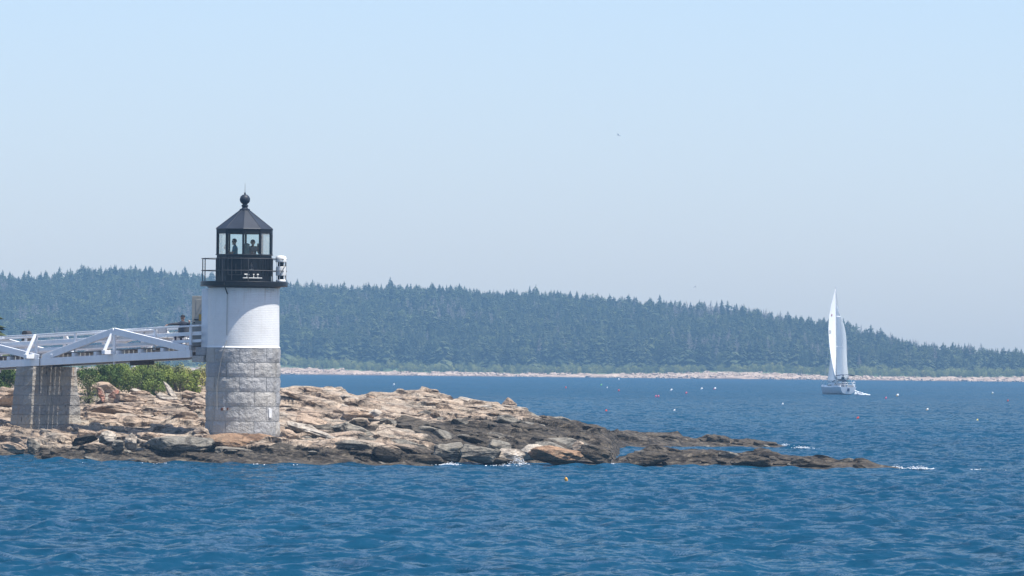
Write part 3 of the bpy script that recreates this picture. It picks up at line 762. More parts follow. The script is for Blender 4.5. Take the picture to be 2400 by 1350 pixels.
def plant_forest():
    rng = np.random.default_rng(11)
    n = 34000
    x = rng.uniform(-270, 270, n)
    t = 34 + (rng.random(n) ** 0.9) * 440
    y = shore_y(x) + t
    back, top, th = ridge_at(x)
    edge = 42 + 12 * fbm(x / 25.0, 0.0, 0.0, 3, 3)
    keep = (t > edge) & (t < back + 45)
    x, y, t, back, th, edge = [q[keep] for q in (x, y, t, back, th, edge)]
    # thin out where two trees would stand within a couple of metres
    cell = {}; ok = []
    for i in range(len(x)):
        k = (int(x[i] // 2.3), int(y[i] // 2.3))
        if k in cell: continue
        cell[k] = 1; ok.append(i)
    x, y, t, back, th, edge = [q[ok] for q in (x, y, t, back, th, edge)]
    z = hill_z(x, y) - 0.15
    h = th * (0.62 + 0.34 * rng.random(len(x)) + 0.22 * fbm(x / 9.0, y / 9.0, 0.0, 2, 77)) * np.where(rng.random(len(x)) < 0.06, 1.15, 1.0)
    dead = fbm(x / 26.0, y / 60.0, 2.0, 3, 19) > 0.30
    pick = rng.choice(7, len(x), p=[.16, .12, .18, .13, .20, .07, .14])
    pick = np.where((rng.random(len(x)) < np.where(dead, 0.6, 0.03)), 7, pick)
    rz = rng.random(len(x)) * 6.28
    inview = np.abs(x / y) < 0.086
    sky_ = inview & (np.abs(t - back) < 16)
    rim = inview & (t < edge + 7)
    iv = lambda msk, k: set(rng.permutation(np.nonzero(msk)[0])[:k].tolist())
    own1 = iv(sky_, 150); own2 = iv(rim & ~sky_, 140)
    rest = np.array([i for i in range(len(x)) if i not in own1 and i not in own2])
    for own, lab in ((own1, 'spruce standing against the sky along the crest of the far wooded hill'), (own2, 'spruce at the front edge of the far wood just above the pale beach')):
        for i in own:
            o = link('spruce_tree', TREES[int(pick[i]) if pick[i] < 6 else 2], None, (x[i], y[i], z[i]), (0, 0, rz[i]))
            o.scale = (h[i],) * 3; o['label'] = lab; o['category'] = 'tree'; o['group'] = 'spruces of the far wood that can be told apart'
    gn_instances('forest', np.stack([x, y, z], 1)[rest], rz[rest], h[rest], pick[rest].astype(np.int32), TREES, kind='stuff',
                 label='dense blue green spruce wood covering the far hill', category='forest')
    # low shrubs on the strip of meadow above the beach
    M_SCRUB = leaf_mat('far_scrub', (0.20, 0.23, 0.09), (0.11, 0.14, 0.05))
    sm = [broad_mesh(40 + i, 500, M_SCRUB) for i in range(3)]
    n = 4200; x = rng.uniform(-230, 230, n); t = rng.uniform(20, 58, n); y = shore_y(x) + t
    kp = (fbm(x / 18.0, 0.5, 0.0, 3, 29) > -0.15) | (t > 36)
    x, y, t = x[kp], y[kp], t[kp]; z = hill_z(x, y) - 0.5
    gn_instances('shrubbery', np.stack([x, y, z], 1), rng.random(len(x)) * 6.28, rng.uniform(1.6, 3.6, len(x)), rng.integers(0, 3, len(x)).astype(np.int32), sm, kind='stuff',
                 label='light green scrub along the strip between beach and wood', category='shrubs')
    M_BR = smat('beach_rock', (0.54, 0.43, 0.33), (0.30, 0.225, 0.17), 0.8, 0.9)
    rm = [rock_mesh('beach_rock_kind', 300 + i, 1, 6, [M_BR], 1, 1, 0.6, 0.05, False) for i in range(4)]
    n = 5200; x = rng.uniform(-230, 230, n); t = rng.uniform(0, 24, n); kp = fbm(x / 14.0, t / 14.0, 0.0, 3, 87) > -0.12; x, t = x[kp], t[kp]; n = len(x); y = shore_y(x) + t; z = hill_z(x, y) + 0.05
    gn_instances('beach_rocks', np.stack([x, y, z], 1), rng.random(n) * 6.28, 0.22 + 0.75 * rng.random(n) ** 3, rng.integers(0, 4, n).astype(np.int32), rm, kind='stuff',
                 label='pale boulders strewn along the far beach', category='rocks')
plant_forest()

# ------------------------------------------------------------------ air between here and the far shore
def build_haze():
    mb = MB(); mb.box(-2750, 2750, -750, 3450, -4.0, 235)
    m_ = bpy.data.materials.new('haze'); m_.use_nodes = True; nt = m_.node_tree; nt.nodes.clear()
    o = N(nt, 'ShaderNodeOutputMaterial'); v = N(nt, 'ShaderNodeVolumePrincipled')
    v.inputs['Color'].default_value = (0.36, 0.64, 0.93, 1); v.inputs['Density'].default_value = HAZE; v.inputs['Anisotropy'].default_value = 0.0
    nt.links.new(v.outputs[0], o.inputs['Volume'])
    mb.build('haze', m_, kind='stuff', label='pale blue sea haze over the water', category='haze')
HAZE = 0.00019
build_haze()

# ================================================================== THE LIGHTHOUSE
def zt(py, px=571): return P(px, py, 248.0).z
PXM = F / 248.0                        # photo pixels per metre at the lighthouse
T0 = Vector((T_XY.x, T_XY.y, 0))
AX = Vector((-0.74, 0.672, 0)).normalized()      # from the tower out along the bridge
PX_ = Vector((AX.y, -AX.x, 0))                   # across the bridge, to its far side
if PX_.y < 0: PX_ = -PX_
UP = Vector((0, 0, 1))
BR_ANG = math.atan2(AX.y, AX.x)

def white_paint(name, brick=False, c=(0.84, 0.84, 0.82)):
    m_, nt, b = base_mat(name)
    v = coords(nt)
    col = ramp(nt, noise(nt, v, 1.4, 6, 0.7), [(0.30, tuple(x * 0.90 for x in c)), (0.6, c)])
    stain = ramp(nt, noise(nt, coords(nt, 'Object', (3.0, 3.0, 0.35)), 1.6, 5, 0.7), [(0.56, (1, 1, 1)), (0.72, (0.86, 0.83, 0.78))])
    col = mixc(nt, 0.7, col, stain, 'MULTIPLY')
    if brick:
        sep = N(nt, 'ShaderNodeSeparateXYZ'); nt.links.new(coords(nt), sep.inputs[0])
        runs = ramp(nt, noise(nt, coords(nt, 'Object', (6.0, 6.0, 0.12)), 1.8, 4, 0.6), [(0.58, (0, 0, 0)), (0.72, (1, 1, 1))])
        hi = ramp(nt, mth(nt, 'DIVIDE', sep.outputs[2], 6.2), [(0.80, (0, 0, 0)), (0.98, (1, 1, 1))])
        col = mixc(nt, mth(nt, 'MULTIPLY', mth(nt, 'MULTIPLY', runs, hi), 0.55), col, (0.42, 0.30, 0.20))
    nt.links.new(col, b.inputs['Base Color']); b.inputs['Roughness'].default_value = 0.55
    if brick:
        uv = N(nt, 'ShaderNodeUVMap'); br = N(nt, 'ShaderNodeTexBrick'); nt.links.new(uv.outputs[0], br.inputs['Vector'])
        br.inputs['Scale'].default_value = 1.0; br.inputs['Mortar Size'].default_value = 0.006; br.inputs['Brick Width'].default_value = 0.21; br.inputs['Row Height'].default_value = 0.072
        br.inputs['Color1'].default_value = (1, 1, 1, 1); br.inputs['Color2'].default_value = (0.75, 0.75, 0.75, 1); br.inputs['Mortar'].default_value = (0, 0, 0, 1); br.inputs['Mortar Smooth'].default_value = 0.6
        n1 = bump(nt, None, br.outputs['Color'], 0.9, 0.019)
        bump(nt, b, noise(nt, v, 9.0, 4), 0.22, 0.03, n1)
    else:
        bump(nt, b, noise(nt, v, 12.0, 4), 0.12, 0.02)
    return m_
def granite(name, c1, c2, rough_face=True, rust=False):
    m_, nt, b = base_mat(name)
    w = world_pos(nt)
    col = ramp(nt, noise(nt, w, 0.9, 4, 0.6), [(0.3, c2), (0.7, c1)])
    sp = ramp(nt, noise(nt, w, 26.0, 5, 0.8), [(0.30, (0.55, 0.55, 0.56)), (0.5, (1, 1, 1)), (0.70, (1.28, 1.27, 1.25))])
    col = mixc(nt, 0.5, col, sp, 'MULTIPLY')
    dirt = ramp(nt, noise(nt, world_pos(nt, (1.6, 1.6, 0.5)), 1.1, 5, 0.7), [(0.50, (1, 1, 1)), (0.68, (0.72, 0.68, 0.62))])
    col = mixc(nt, 0.8, col, dirt, 'MULTIPLY')
    oi = N(nt, 'ShaderNodeObjectInfo')
    col = mixc(nt, 0.8, col, ramp(nt, oi.outputs['Random'], [(0, (0.76, 0.78, 0.82)), (0.5, (1, 1, 1)), (1, (1.16, 1.11, 1.02))]), 'MULTIPLY')
    if rust:
        st = ramp(nt, noise(nt, world_pos(nt, (2.2, 2.2, 0.30)), 1.3, 5, 0.7), [(0.56, (0, 0, 0)), (0.70, (1, 1, 1))])
        col = mixc(nt, mth(nt, 'MULTIPLY', st, 0.6), col, (0.30, 0.18, 0.09))
    nt.links.new(col, b.inputs['Base Color']); b.inputs['Roughness'].default_value = 0.85; b.inputs['Specular IOR Level'].default_value = 0.3
    n1 = bump(nt, None, noise(nt, w, 5.0, 5, 0.6), 0.9 if rough_face else 0.3, 0.11)
    bump(nt, b, noise(nt, w, 20.0, 4, 0.6), 0.5, 0.02, n1)
    return m_
M_TOWER = white_paint('white_painted_brick', True)
M_WHITE = white_paint('white_painted_timber', False, (0.82, 0.83, 0.84))
M_GRAN = granite('grey_granite_block', (0.45, 0.44, 0.425), (0.335, 0.335, 0.33))
M_GRAN2 = granite('pier_granite_block', (0.37, 0.345, 0.305), (0.26, 0.25, 0.235), True, True)
M_MORTAR = smat('pale_mortar', (0.52, 0.50, 0.46), (0.42, 0.40, 0.375), 5.0, 0.95)
M_BLACK = smat('black_gloss_iron', (0.013, 0.014, 0.017), (0.008, 0.009, 0.011), 3.0, 0.34, 0.05, 14.0, spec=0.22)
M_ROOF = smat('dark_grey_roof_iron', (0.026, 0.033, 0.047), (0.018, 0.023, 0.033), 2.5, 0.5, 0.06, 10.0, spec=0.3)
M_IRON = smat('dark_iron_rail', (0.06, 0.058, 0.06), (0.035, 0.035, 0.036), 8.0, 0.6)
M_CABLE = smat('black_cable', (0.02, 0.02, 0.022), None, 6.0, 0.7)
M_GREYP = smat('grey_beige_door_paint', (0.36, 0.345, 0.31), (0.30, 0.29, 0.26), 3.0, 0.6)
M_YELLOW = smat('yellow_sign', (0.62, 0.36, 0.05), (0.52, 0.30, 0.045), 6.0, 0.6)
M_PLAST = smat('white_plastic', (0.83, 0.82, 0.77), (0.74, 0.73, 0.69), 3.0, 0.35)
M_LENS = smat('grey_green_acrylic', (0.20, 0.27, 0.25), (0.12, 0.17, 0.16), 9.0, 0.2)
M_PATCH = smat('white_paint_patch', (0.80, 0.80, 0.78), None, 8.0, 0.6)
M_RUST = smat('rust', (0.20, 0.085, 0.045), (0.14, 0.06, 0.035), 9.0, 0.9)
def glass_mat():
    m_, nt, b = base_mat('lantern_glass'); nt.nodes.remove(b); out = nt.nodes['Material Output']
    tr = N(nt, 'ShaderNodeBsdfTransparent'); tr.inputs[0].default_value = (0.90, 0.95, 0.955, 1)
    gl = N(nt, 'ShaderNodeBsdfGlossy'); gl.inputs['Roughness'].default_value = 0.02
    fr = N(nt, 'ShaderNodeFresnel'); fr.inputs['IOR'].default_value = 1.5
    mx = N(nt, 'ShaderNodeMixShader')
    nt.links.new(mth(nt, 'MULTIPLY', fr.outputs[0], 0.4), mx.inputs[0]); nt.links.new(tr.outputs[0], mx.inputs[1]); nt.links.new(gl.outputs[0], mx.inputs[2])
    nt.links.new(mx.outputs[0], out.inputs[0])
    return m_
M_GLASS = glass_mat()

Z_FOOT = zt(1021); Z_BASE = zt(815); Z_GAL0 = zt(672); Z_GAL = zt(660); Z_PAR = zt(598); Z_GL1 = zt(547.5); Z_EAVE = zt(536); Z_RT = zt(493)
R_T = 86.0 / PXM
def build_lighthouse():
    L = empty('lighthouse', (T0.x, T0.y, Z_FOOT), label='white lighthouse on a granite base with a black lantern', category='lighthouse')
    def rel(z): return z - Z_FOOT
    # ---- granite base: a core of mortar and six courses of eight rough blocks
    mb = MB(); mb.lathe([(R_T - 0.022, -0.9), (R_T - 0.022, rel(Z_BASE) - 0.03)], 48)
    base = mb.build('base', M_MORTAR, L, auto=True)
    kinds = []
    ch = (rel(Z_BASE)) / 6.0
    for kd in range(6):
        rngn = kd * 13.7
        na, nz = 12, 5
        gap = 0.012
        half = math.pi / 8 - gap / R_T
        vs, fs = [], []
        A_ = np.linspace(-half, half, na); Zs = np.linspace(gap, ch - gap, nz)
        for zz in Zs:
            for aa in A_:
                edge = min(1.0, min(abs(aa - A_[0]), abs(aa - A_[-1])) * R_T / 0.06 + 0.0, (zz - Zs[0]) / 0.06, (Zs[-1] - zz) / 0.06)
                rr = R_T + 0.004 + edge * (0.012 + 0.040 * float(fbm(np.array([aa * 4 + rngn]), np.array([zz * 5.0]), np.array([0.0]), 3, 5)[0]))
                vs.append((rr * math.cos(aa), rr * math.sin(aa), zz))
        for j in range(nz - 1):
            for i in range(na - 1):
                fs.append((j * na + i, j * na + i + 1, (j + 1) * na + i + 1, (j + 1) * na + i))
        ring = [i for i in range(na)] + [j * na + na - 1 for j in range(1, nz)] + [(nz - 1) * na + i for i in range(na - 2, -1, -1)] + [j * na for j in range(nz - 2, 0, -1)]
        b0 = len(vs)
        for i in ring:
            v = vs[i]; s = (R_T - 0.11) / math.hypot(v[0], v[1]); vs.append((v[0] * s, v[1] * s, v[2]))
        n = len(ring)
        for i in range(n):
            fs.append((ring[(i + 1) % n], ring[i], b0 + i, b0 + (i + 1) % n))
        kinds.append(new_mesh('granite_block', vs, fs, [M_GRAN]))
    rng = random.Random(8)
    for c in range(6):
        course = 5 - c                      # 0 is the top course
        off = math.radians(-90 + 19.5) if course % 2 == 0 else math.radians(-90 - 2.0)
        for k in range(8):
            link('granite_block', kinds[rng.randrange(6)], base, (0, 0, ch * c), (0, 0, off + k * math.pi / 4))
    # corbel that carries the bridge end
    mb = MB(); mb.frame(AX * 1.63 + UP * (rel(P(463, 832, 249).z) + 0.0) - UP * 0.16, AX, PX_, UP, 0.34, 0.98, 0.13)
    mb.build('corbel_stone', M_GRAN, base, bevel=0.02)
    mb = MB(); mb.frame(AX * 1.50 + UP * (rel(Z_BASE) - 0.16), AX, PX_, UP, 0.30, 0.94, 0.165)
    mb.build('corbel_stone', M_GRAN, base, bevel=0.02)
    # white painted patch and rust marks on the blocks
    def patch(px, py, w, h, mat, nm):
        off = (px - 571) / PXM; aa = math.asin(max(-1, min(1, off / R_T))) - math.pi / 2; zc = rel(zt(py))
        m2 = MB(); n = 8; vs = []
        for ring_r in (R_T + 0.055, R_T - 0.02):
            for i in range(n * 2):
                t = 2 * math.pi * i / (n * 2)
                sx = abs(math.cos(t)) ** 0.5 * math.copysign(1, math.cos(t)); sz = abs(math.sin(t)) ** 0.5 * math.copysign(1, math.sin(t))
                a2 = aa + sx * w / 2 / R_T
                vs.append((ring_r * math.cos(a2), ring_r * math.sin(a2), zc + sz * h / 2))
        q = n * 2
        m2.add(vs, [tuple(range(q))] + [(i, q + i, q + (i + 1) % q, (i + 1) % q) for i in range(q)])
        m2.build(nm, mat, base)
    patch(636, 967, 9 / PXM, 22 / PXM, M_PATCH, 'paint_patch')
    patch(527, 959, 6 / PXM, 7 / PXM, M_RUST, 'rust_stain'); patch(540, 958, 4 / PXM, 6 / PXM, M_RUST, 'rust_stain')
    # ---- white brick tower
    n = 96; z0, z1 = rel(Z_BASE) - 0.01, rel(Z_GAL0)
    vs, fs, uvs = [], [], []
    for j in range(9):
        z = z0 + (z1 - z0) * j / 8
        for i in range(n + 1):
            a = 2 * math.pi * i / n; r = R_T - 0.03 - 0.02 * j / 8 + 0.004 * math.sin(a * 3 + j)
            vs.append((r * math.cos(a), r * math.sin(a), z)); uvs.append((a * R_T, z))
    for j in range(8):
        for i in range(n):
            fs.append((j * (n + 1) + i, j * (n + 1) + i + 1, (j + 1) * (n + 1) + i + 1, (j + 1) * (n + 1) + i))
    me = new_mesh('tower_wall', vs, fs, [M_TOWER], None, True)
    ul = me.uv_layers.new(name='UVMap')
    for lp in me.loops: ul.data[lp.index].uv = uvs[lp.vertex_index]
    tw = link('tower_wall', me, L)
    mb = MB(); mb.lathe([(R_T - 0.045, 0), (R_T + 0.012, 0.0), (R_T - 0.02, 0.05), (R_T - 0.045, 0.06)], 64, (0, 0, z0 + 0.011)); mb.build('wash_course', M_TOWER, tw, auto=True)
    # entry porch towards the bridge
    zp0, zp1 = rel(Z_BASE) + 0.004, rel(Z_GAL0) - 0.10
    mb = MB()
    cn = AX * 1.50
    hw = 0.50
    for s in (-1, 1):
        mb.frame(AX * 1.45 + PX_ * (s * (hw - 0.06)) + UP * (zp0 + zp1) / 2, AX, PX_, UP, 0.47, 0.06, (zp1 - zp0) / 2)
    mb.frame(AX * 1.45 + UP * (zp1 - 0.16), AX, PX_, UP, 0.468, hw - 0.12, 0.158)
    porch = mb.build('porch', M_WHITE, L, bevel=0.012)
    mb = MB(); mb.frame(AX * 1.30 + UP * (zp0 + 1.05), AX, PX_, UP, 0.02, hw - 0.13, 1.04); mb.build('doorway_shade_board', M_GREYP, porch)  # board added across the doorway to stand for the shade inside
    # open door leaf
    dz0 = rel(P(458, 812, 249).z); dz1 = rel(P(458, 693, 249).z)
    hinge = AX * 1.93 + PX_ * (hw - 0.03)
    dd = Vector((-0.985, 0.17, 0)).normalized(); dn = Vector((dd.y, -dd.x, 0))
    mb = MB(); mb.frame(hinge + dd * 0.56 + UP * (dz0 + dz1) / 2, dd, dn, UP, 0.53, 0.025, (dz1 - dz0) / 2)
    door = mb.build('door', M_GREYP, L, bevel=0.008)
    fdir = dn if dn.y < 0 else -dn
    for zz0, zz1 in ((0.12, 0.85), (1.05, 1.92)):
        mb = MB(); mb.frame(hinge + dd * 0.56 + fdir * 0.03 + UP * (dz0 + (zz0 + zz1) / 2), dd, dn, UP, 0.36, 0.008, (zz1 - zz0) / 2); mb.build('door_panel', M_GREYP, door, bevel=0.006)
    mb = MB(); mb.frame(hinge + dd * 0.70 + fdir * 0.045 + UP * rel(P(463, 744, 249).z), dd, dn, UP, 0.09, 0.006, 0.14); mb.build('sign_plate', M_YELLOW, door)
    mb = MB(); mb.tube([hinge + dd * 0.80 + fdir * 0.06 + UP * rel(P(456, 749, 249).z), hinge + dd * 0.98 + fdir * 0.06 + UP * rel(P(456, 749, 249).z)], 0.022, 8)
    mb.tube([hinge + dd * 0.98 + fdir * 0.02 + UP * rel(P(456, 756, 249).z), hinge + dd * 0.98 + fdir * 0.07 + UP * rel(P(456, 756, 249).z)], 0.03, 10); mb.build('door_handle', M_BLACK, door)
    # ---- gallery
    RG = 102.5 / PXM
    mb = MB(); mb.lathe([(R_T - 0.05, rel(Z_GAL0) - 0.06), (R_T + 0.03, rel(Z_GAL0) + 0.0), (RG - 0.03, rel(Z_GAL0) + 0.005), (RG, rel(Z_GAL0) + 0.03), (RG, rel(Z_GAL) - 0.02), (RG - 0.02, rel(Z_GAL)), (0.3, rel(Z_GAL) + 0.002)], 64)
    gal = mb.build('gallery', M_BLACK, L, auto=True)
    rail = empty('railing', (0, 0, rel(Z_GAL))); rail.parent = L
    RR = RG - 0.05; h_top = zt(607) - Z_GAL; h_mid = zt(635) - Z_GAL
    angs = [math.radians(-90 + t) for t in range(-100, 260, 36)]
    for a in angs:
        mb = MB(); mb.tube([(RR * math.cos(a), RR * math.sin(a), -0.02), (RR * math.cos(a), RR * math.sin(a), h_top + 0.02)], 0.021, 8); mb.build('post', M_IRON, rail)
    for hh, nm in ((h_top, 'top_rail'), (h_mid, 'middle_rail')):
        for k in range(10):
            a, b2 = angs[k], angs[(k + 1) % 10]
            pts = [(RR * math.cos(a + (b2 - a + (2 * math.pi if k == 9 else 0)) * i / 6), RR * math.sin(a + (b2 - a + (2 * math.pi if k == 9 else 0)) * i / 6), hh) for i in range(7)]
            mb = MB(); mb.tube(pts, 0.017, 6); mb.build(nm, M_IRON, rail)
    # ---- lantern room: ten sided, a corner towards us
    RL = 67.0 / PXM; NS = 10
    va = [math.radians(-90 + 36 * k) for k in range(NS)]
    def pt(k, r, z): return Vector((r * math.cos(va[k % NS]), r * math.sin(va[k % NS]), rel(z)))
    lan = empty('lantern_room', (0, 0, 0)); lan.parent = L
    for k in range(NS):
        mb = MB()
        o = [pt(k, RL, Z_GAL + .001), pt(k + 1, RL, Z_GAL + .001), pt(k + 1, RL, Z_PAR), pt(k, RL, Z_PAR)]
        i_ = [pt(k, RL - 0.06, Z_GAL + .001), pt(k + 1, RL - 0.06, Z_GAL + .001), pt(k + 1, RL - 0.06, Z_PAR), pt(k, RL - 0.06, Z_PAR)]
        mb.add(o + i_, [(0, 1, 2, 3), (7, 6, 5, 4), (3, 2, 6, 7), (0, 4, 5, 1), (1, 5, 6, 2), (4, 0, 3, 7)])
        par = mb.build('parapet_panel', M_BLACK, lan)
        # two raised moulded fields on each plate
        e = (o[1] - o[0]).normalized(); nrm = Vector((math.cos((va[k] + va[(k + 1) % NS] + (2 * math.pi if k == NS - 1 else 0)) / 2), math.sin((va[k] + va[(k + 1) % NS] + (2 * math.pi if k == NS - 1 else 0)) / 2), 0)); wd = (o[1] - o[0]).length
        mid = (o[0] + o[1]) / 2; mid.z = 0
        if k != NS - 1:
            for s in (-1, 1):
                cx = mid + e * (s * wd * 0.235) + nrm * 0.004
                mb = MB()
                pz0, pz1 = rel(Z_GAL) + 0.22, rel(Z_PAR) - 0.16; hw2 = wd * 0.15
                mb.bar(cx - e * hw2 + UP * pz0, cx - e * hw2 + UP * pz1, 0.025, 0.025, nrm); mb.bar(cx + e * hw2 + UP * pz0, cx + e * hw2 + UP * pz1, 0.025, 0.025, nrm)
                arc = [cx + e * (hw2 * math.cos(t)) + UP * (pz1 + hw2 * 0.55 * math.sin(t)) for t in [math.pi * q / 6 for q in range(7)]]
                mb.tube(arc, 0.014, 6)
                mb.build('panel_moulding', M_BLACK, par)
        else:       # the iron hatch out to the gallery
            mb = MB(); pz0, pz1 = rel(Z_GAL) + 0.26, rel(Z_PAR) - 0.07; hw2 = wd * 0.40
            for s in (-1, 1): mb.bar(mid + e * (s * hw2) + UP * pz0, mid + e * (s * hw2) + UP * pz1, 0.03, 0.03, nrm)
            mb.bar(mid - e * hw2 + UP * pz0, mid + e * hw2 + UP * pz0, 0.03, 0.03); mb.bar(mid - e * hw2 + UP * pz1, mid + e * hw2 + UP * pz1, 0.03, 0.03)
            hm = mb.build('hatch_frame', M_IRON, par)
            mb = MB(); mb.bar(mid - e * hw2 * 0.42 + nrm * 0.02 + UP * (pz0 - 0.2), mid - e * hw2 * 0.42 + nrm * 0.02 + UP * pz1, 0.03, 0.03, nrm); mb.bar(mid + e * hw2 * 0.2 + nrm * 0.02 + UP * (pz0 + 0.05), mid + e * hw2 * 0.2 + nrm * 0.02 + UP * (pz0 + 0.45), 0.02, 0.02, nrm); mb.build('hatch_bar', M_IRON, par)
        # sill, post, pane, head
        mb = MB(); mb.bar(pt(k, RL + 0.005, Z_PAR + 0.012), pt(k + 1, RL + 0.005, Z_PAR + 0.012), 0.09, 0.03); mb.build('sill', M_IRON, lan)
        mb = MB(); c = pt(k, RL - 0.02, Z_PAR); d = pt(k, RL - 0.02, Z_EAVE - 0.02)
        rad = Vector((math.cos(va[k]), math.sin(va[k]), 0)); tan_ = Vector((-rad.y, rad.x, 0))
        mb.frame((c + d) / 2, rad, tan_, UP, 0.035, 0.042, (d.z - c.z) / 2); mb.build('mullion', M_BLACK, lan)
        mb = MB(); q0 = pt(k, RL - 0.035, Z_PAR + 0.03) + e * 0.03; q1 = pt(k + 1, RL - 0.035, Z_PAR + 0.03) - e * 0.03
        mb.frame((q0 + q1) / 2 + UP * ((Z_GL1 - Z_PAR - 0.03) / 2), e, nrm, UP, (q1 - q0).length / 2, 0.004, (Z_GL1 - Z_PAR - 0.03) / 2); mb.build('pane', M_GLASS, lan)
        mb = MB(); mb.bar(pt(k, RL - 0.02, (Z_GL1 + Z_EAVE) / 2), pt(k + 1, RL - 0.02, (Z_GL1 + Z_EAVE) / 2), 0.07, Z_EAVE - Z_GL1 + 0.02); mb.build('head_beam', M_BLACK, lan)
    mb = MB(); mb.lathe([(RL - 0.1, rel(Z_GAL) + 0.01), (RL - 0.1, rel(Z_GAL) + 0.02)], 20); mb.build('lantern_floor', M_IRON, lan)
    # a second thin upright beside each corner post, seen on the right hand panes
    # roof
    RE = 70.0 / PXM
    mb = MB(); mb.lathe([(RE - 0.02, rel(Z_EAVE) - 0.045), (RE, rel(Z_EAVE) - 0.02), (RE * 0.985, rel(Z_EAVE)), (11.5 / PXM, rel(Z_RT)), (11.5 / PXM, rel(Z_RT) + 0.02)], NS, (0, 0, 0), math.radians(-90))
    roof = mb.build('roof', M_ROOF, L)
    for k in range(NS):
        mb = MB(); mb.tube([pt(k, RE * 0.985, Z_EAVE + 0.006), pt(k, 12.0 / PXM, Z_RT + 0.006)], 0.010, 5); mb.build('roof_seam', M_ROOF, roof)
    k1 = 1 / PXM; zr = rel(Z_RT)
    mb = MB(); mb.lathe([(12 * k1, zr), (12 * k1, zr + 0.05), (7.5 * k1, zr + 0.08), (6.2 * k1, zr + 0.13), (8.2 * k1, zr + 0.17), (8.2 * k1, zr + 0.20), (5.6 * k1, zr + 0.23), (5.6 * k1, zr + 0.26)], 24); mb.build('vent_neck', M_ROOF, roof, auto=True)
    mb = MB(); mb.ball((0, 0, rel(zt(467.5))), 12.2 * k1, 28); mb.lathe([(2.2 * k1, rel(zt(456))), (1.8 * k1, rel(zt(451)))], 10); mb.build('ball', M_ROOF, roof, auto=True)
    mb = MB(); mb.tube([(0, 0, rel(zt(452))), (0, 0, rel(zt(429)))], [0.010, 0.004], 6); mb.build('lightning_rod', M_IRON, roof)
    # lamp inside
    lp = empty('beacon', (0.085, -0.10, rel(zt(612)))); lp.parent = L
    hb = zt(570) - zt(612)
    mb = MB()
    prof = [(0.05, 0.0), (0.16, 0.0), (0.16, 0.12), (0.10, 0.16)]
    mb.lathe(prof, 16); mb.build('pedestal', M_IRON, lp)
    pr = []
    for i in range(9):
        z = 0.20 + (hb - 0.26) * i / 8; pr += [(0.125, z), (0.142, z + 0.015), (0.125, z + 0.03)]
    mb = MB(); mb.lathe([(0.10, 0.17)] + pr + [(0.12, hb - 0.03), (0.05, hb)], 20); mb.build('lens', M_LENS, lp)
    # hooded fixture and shelf on the parapet
    fx = Vector(((590 - 571) / PXM, 0, 0)); fy = -math.sqrt(max(RL ** 2 - fx.x ** 2, 0)) * 0.985
    zb = rel(zt(632))
    mb = MB(); mb.lathe([(0.12, zb), (0.10, zb + 0.02), (0.085, zb + 0.12), (0.05, zb + 0.2), (0.012, zb + 0.23)], 16, (fx.x, fy - 0.10, 0)); mb.tube([(fx.x, fy - 0.10, zb + 0.22), (fx.x, fy + 0.05, zb + 0.26)], 0.015, 6); mb.build('hooded_fixture', M_BLACK, lan)
    mb = MB(); mb.lathe([(0.10, zb - 0.012), (0.10, zb - 0.002)], 16, (fx.x, fy - 0.10, 0)); mb.build('fixture_glass', M_PLAST, lan)
    zs = rel(zt(652)); e0 = pt(0, RL + 0.12, Z_GAL); e1 = pt(1, RL + 0.12, Z_GAL)
    mb = MB(); mb.bar(Vector((e0.x, e0.y, zs)), Vector((e1.x, e1.y, zs)), 0.17, 0.035); shelf = mb.build('shelf', M_PLAST, lan)
    for t, w_ in ((0.22, 0.22), (0.58, 0.06), (0.80, 0.09)):
        q = e0.lerp(e1, t); mb = MB(); mb.frame(Vector((q.x, q.y, zs + 0.14)), (e1 - e0).normalized(), Vector((0, 1, 0)), UP, w_ / 2, 0.04, 0.018); mb.bar(Vector((q.x, q.y, zs)), Vector((q.x, q.y, zs + 0.12)), 0.02, 0.02); mb.build('shelf_fitting', M_PLAST, lan, bevel=0.01)
    # cable down the tower
    def on_wall(px, py, extra):
        off = (px - 571) / PXM; r = R_T + extra; a = math.asin(max(-1, min(1, off / r))) - math.pi / 2
        return Vector((r * math.cos(a), r * math.sin(a), rel(zt(py))))
    pts = [on_wall(529, 659, RG - R_T + 0.02), on_wall(529, 668, RG - R_T + 0.025), on_wall(531, 676, 0.12), on_wall(536, 690, 0.0)] + [on_wall(535.5 - 0.02 * i, 695 + 13 * i, -0.005) for i in range(9)]
    pts += [on_wall(531, 812, 0.06), on_wall(528, 824, 0.07), on_wall(522, 848, 0.07), on_wall(517, 880, 0.07), on_wall(513, 905, 0.07), on_wall(514, 960, 0.07)]
    mb = MB(); mb.tube(pts[:4], 0.026, 6); mb.build('cable', M_CABLE, L)
    mb = MB(); mb.tube(pts[3:12], 0.012, 6); mb.tube(pts[12:], 0.014, 6); mb.build('conduit', M_GREYP, L)
    # small lights under the gallery
    for px in (631, 643):
        mb = MB(); p = on_wall(px, 681, 0.01); mb.frame(p, Vector((1, 0, 0)), Vector((0, 1, 0)), UP, 0.018, 0.04, 0.05); mb.build('wall_bracket', M_PLAST, L)
    return L
LIGHT = build_lighthouse()

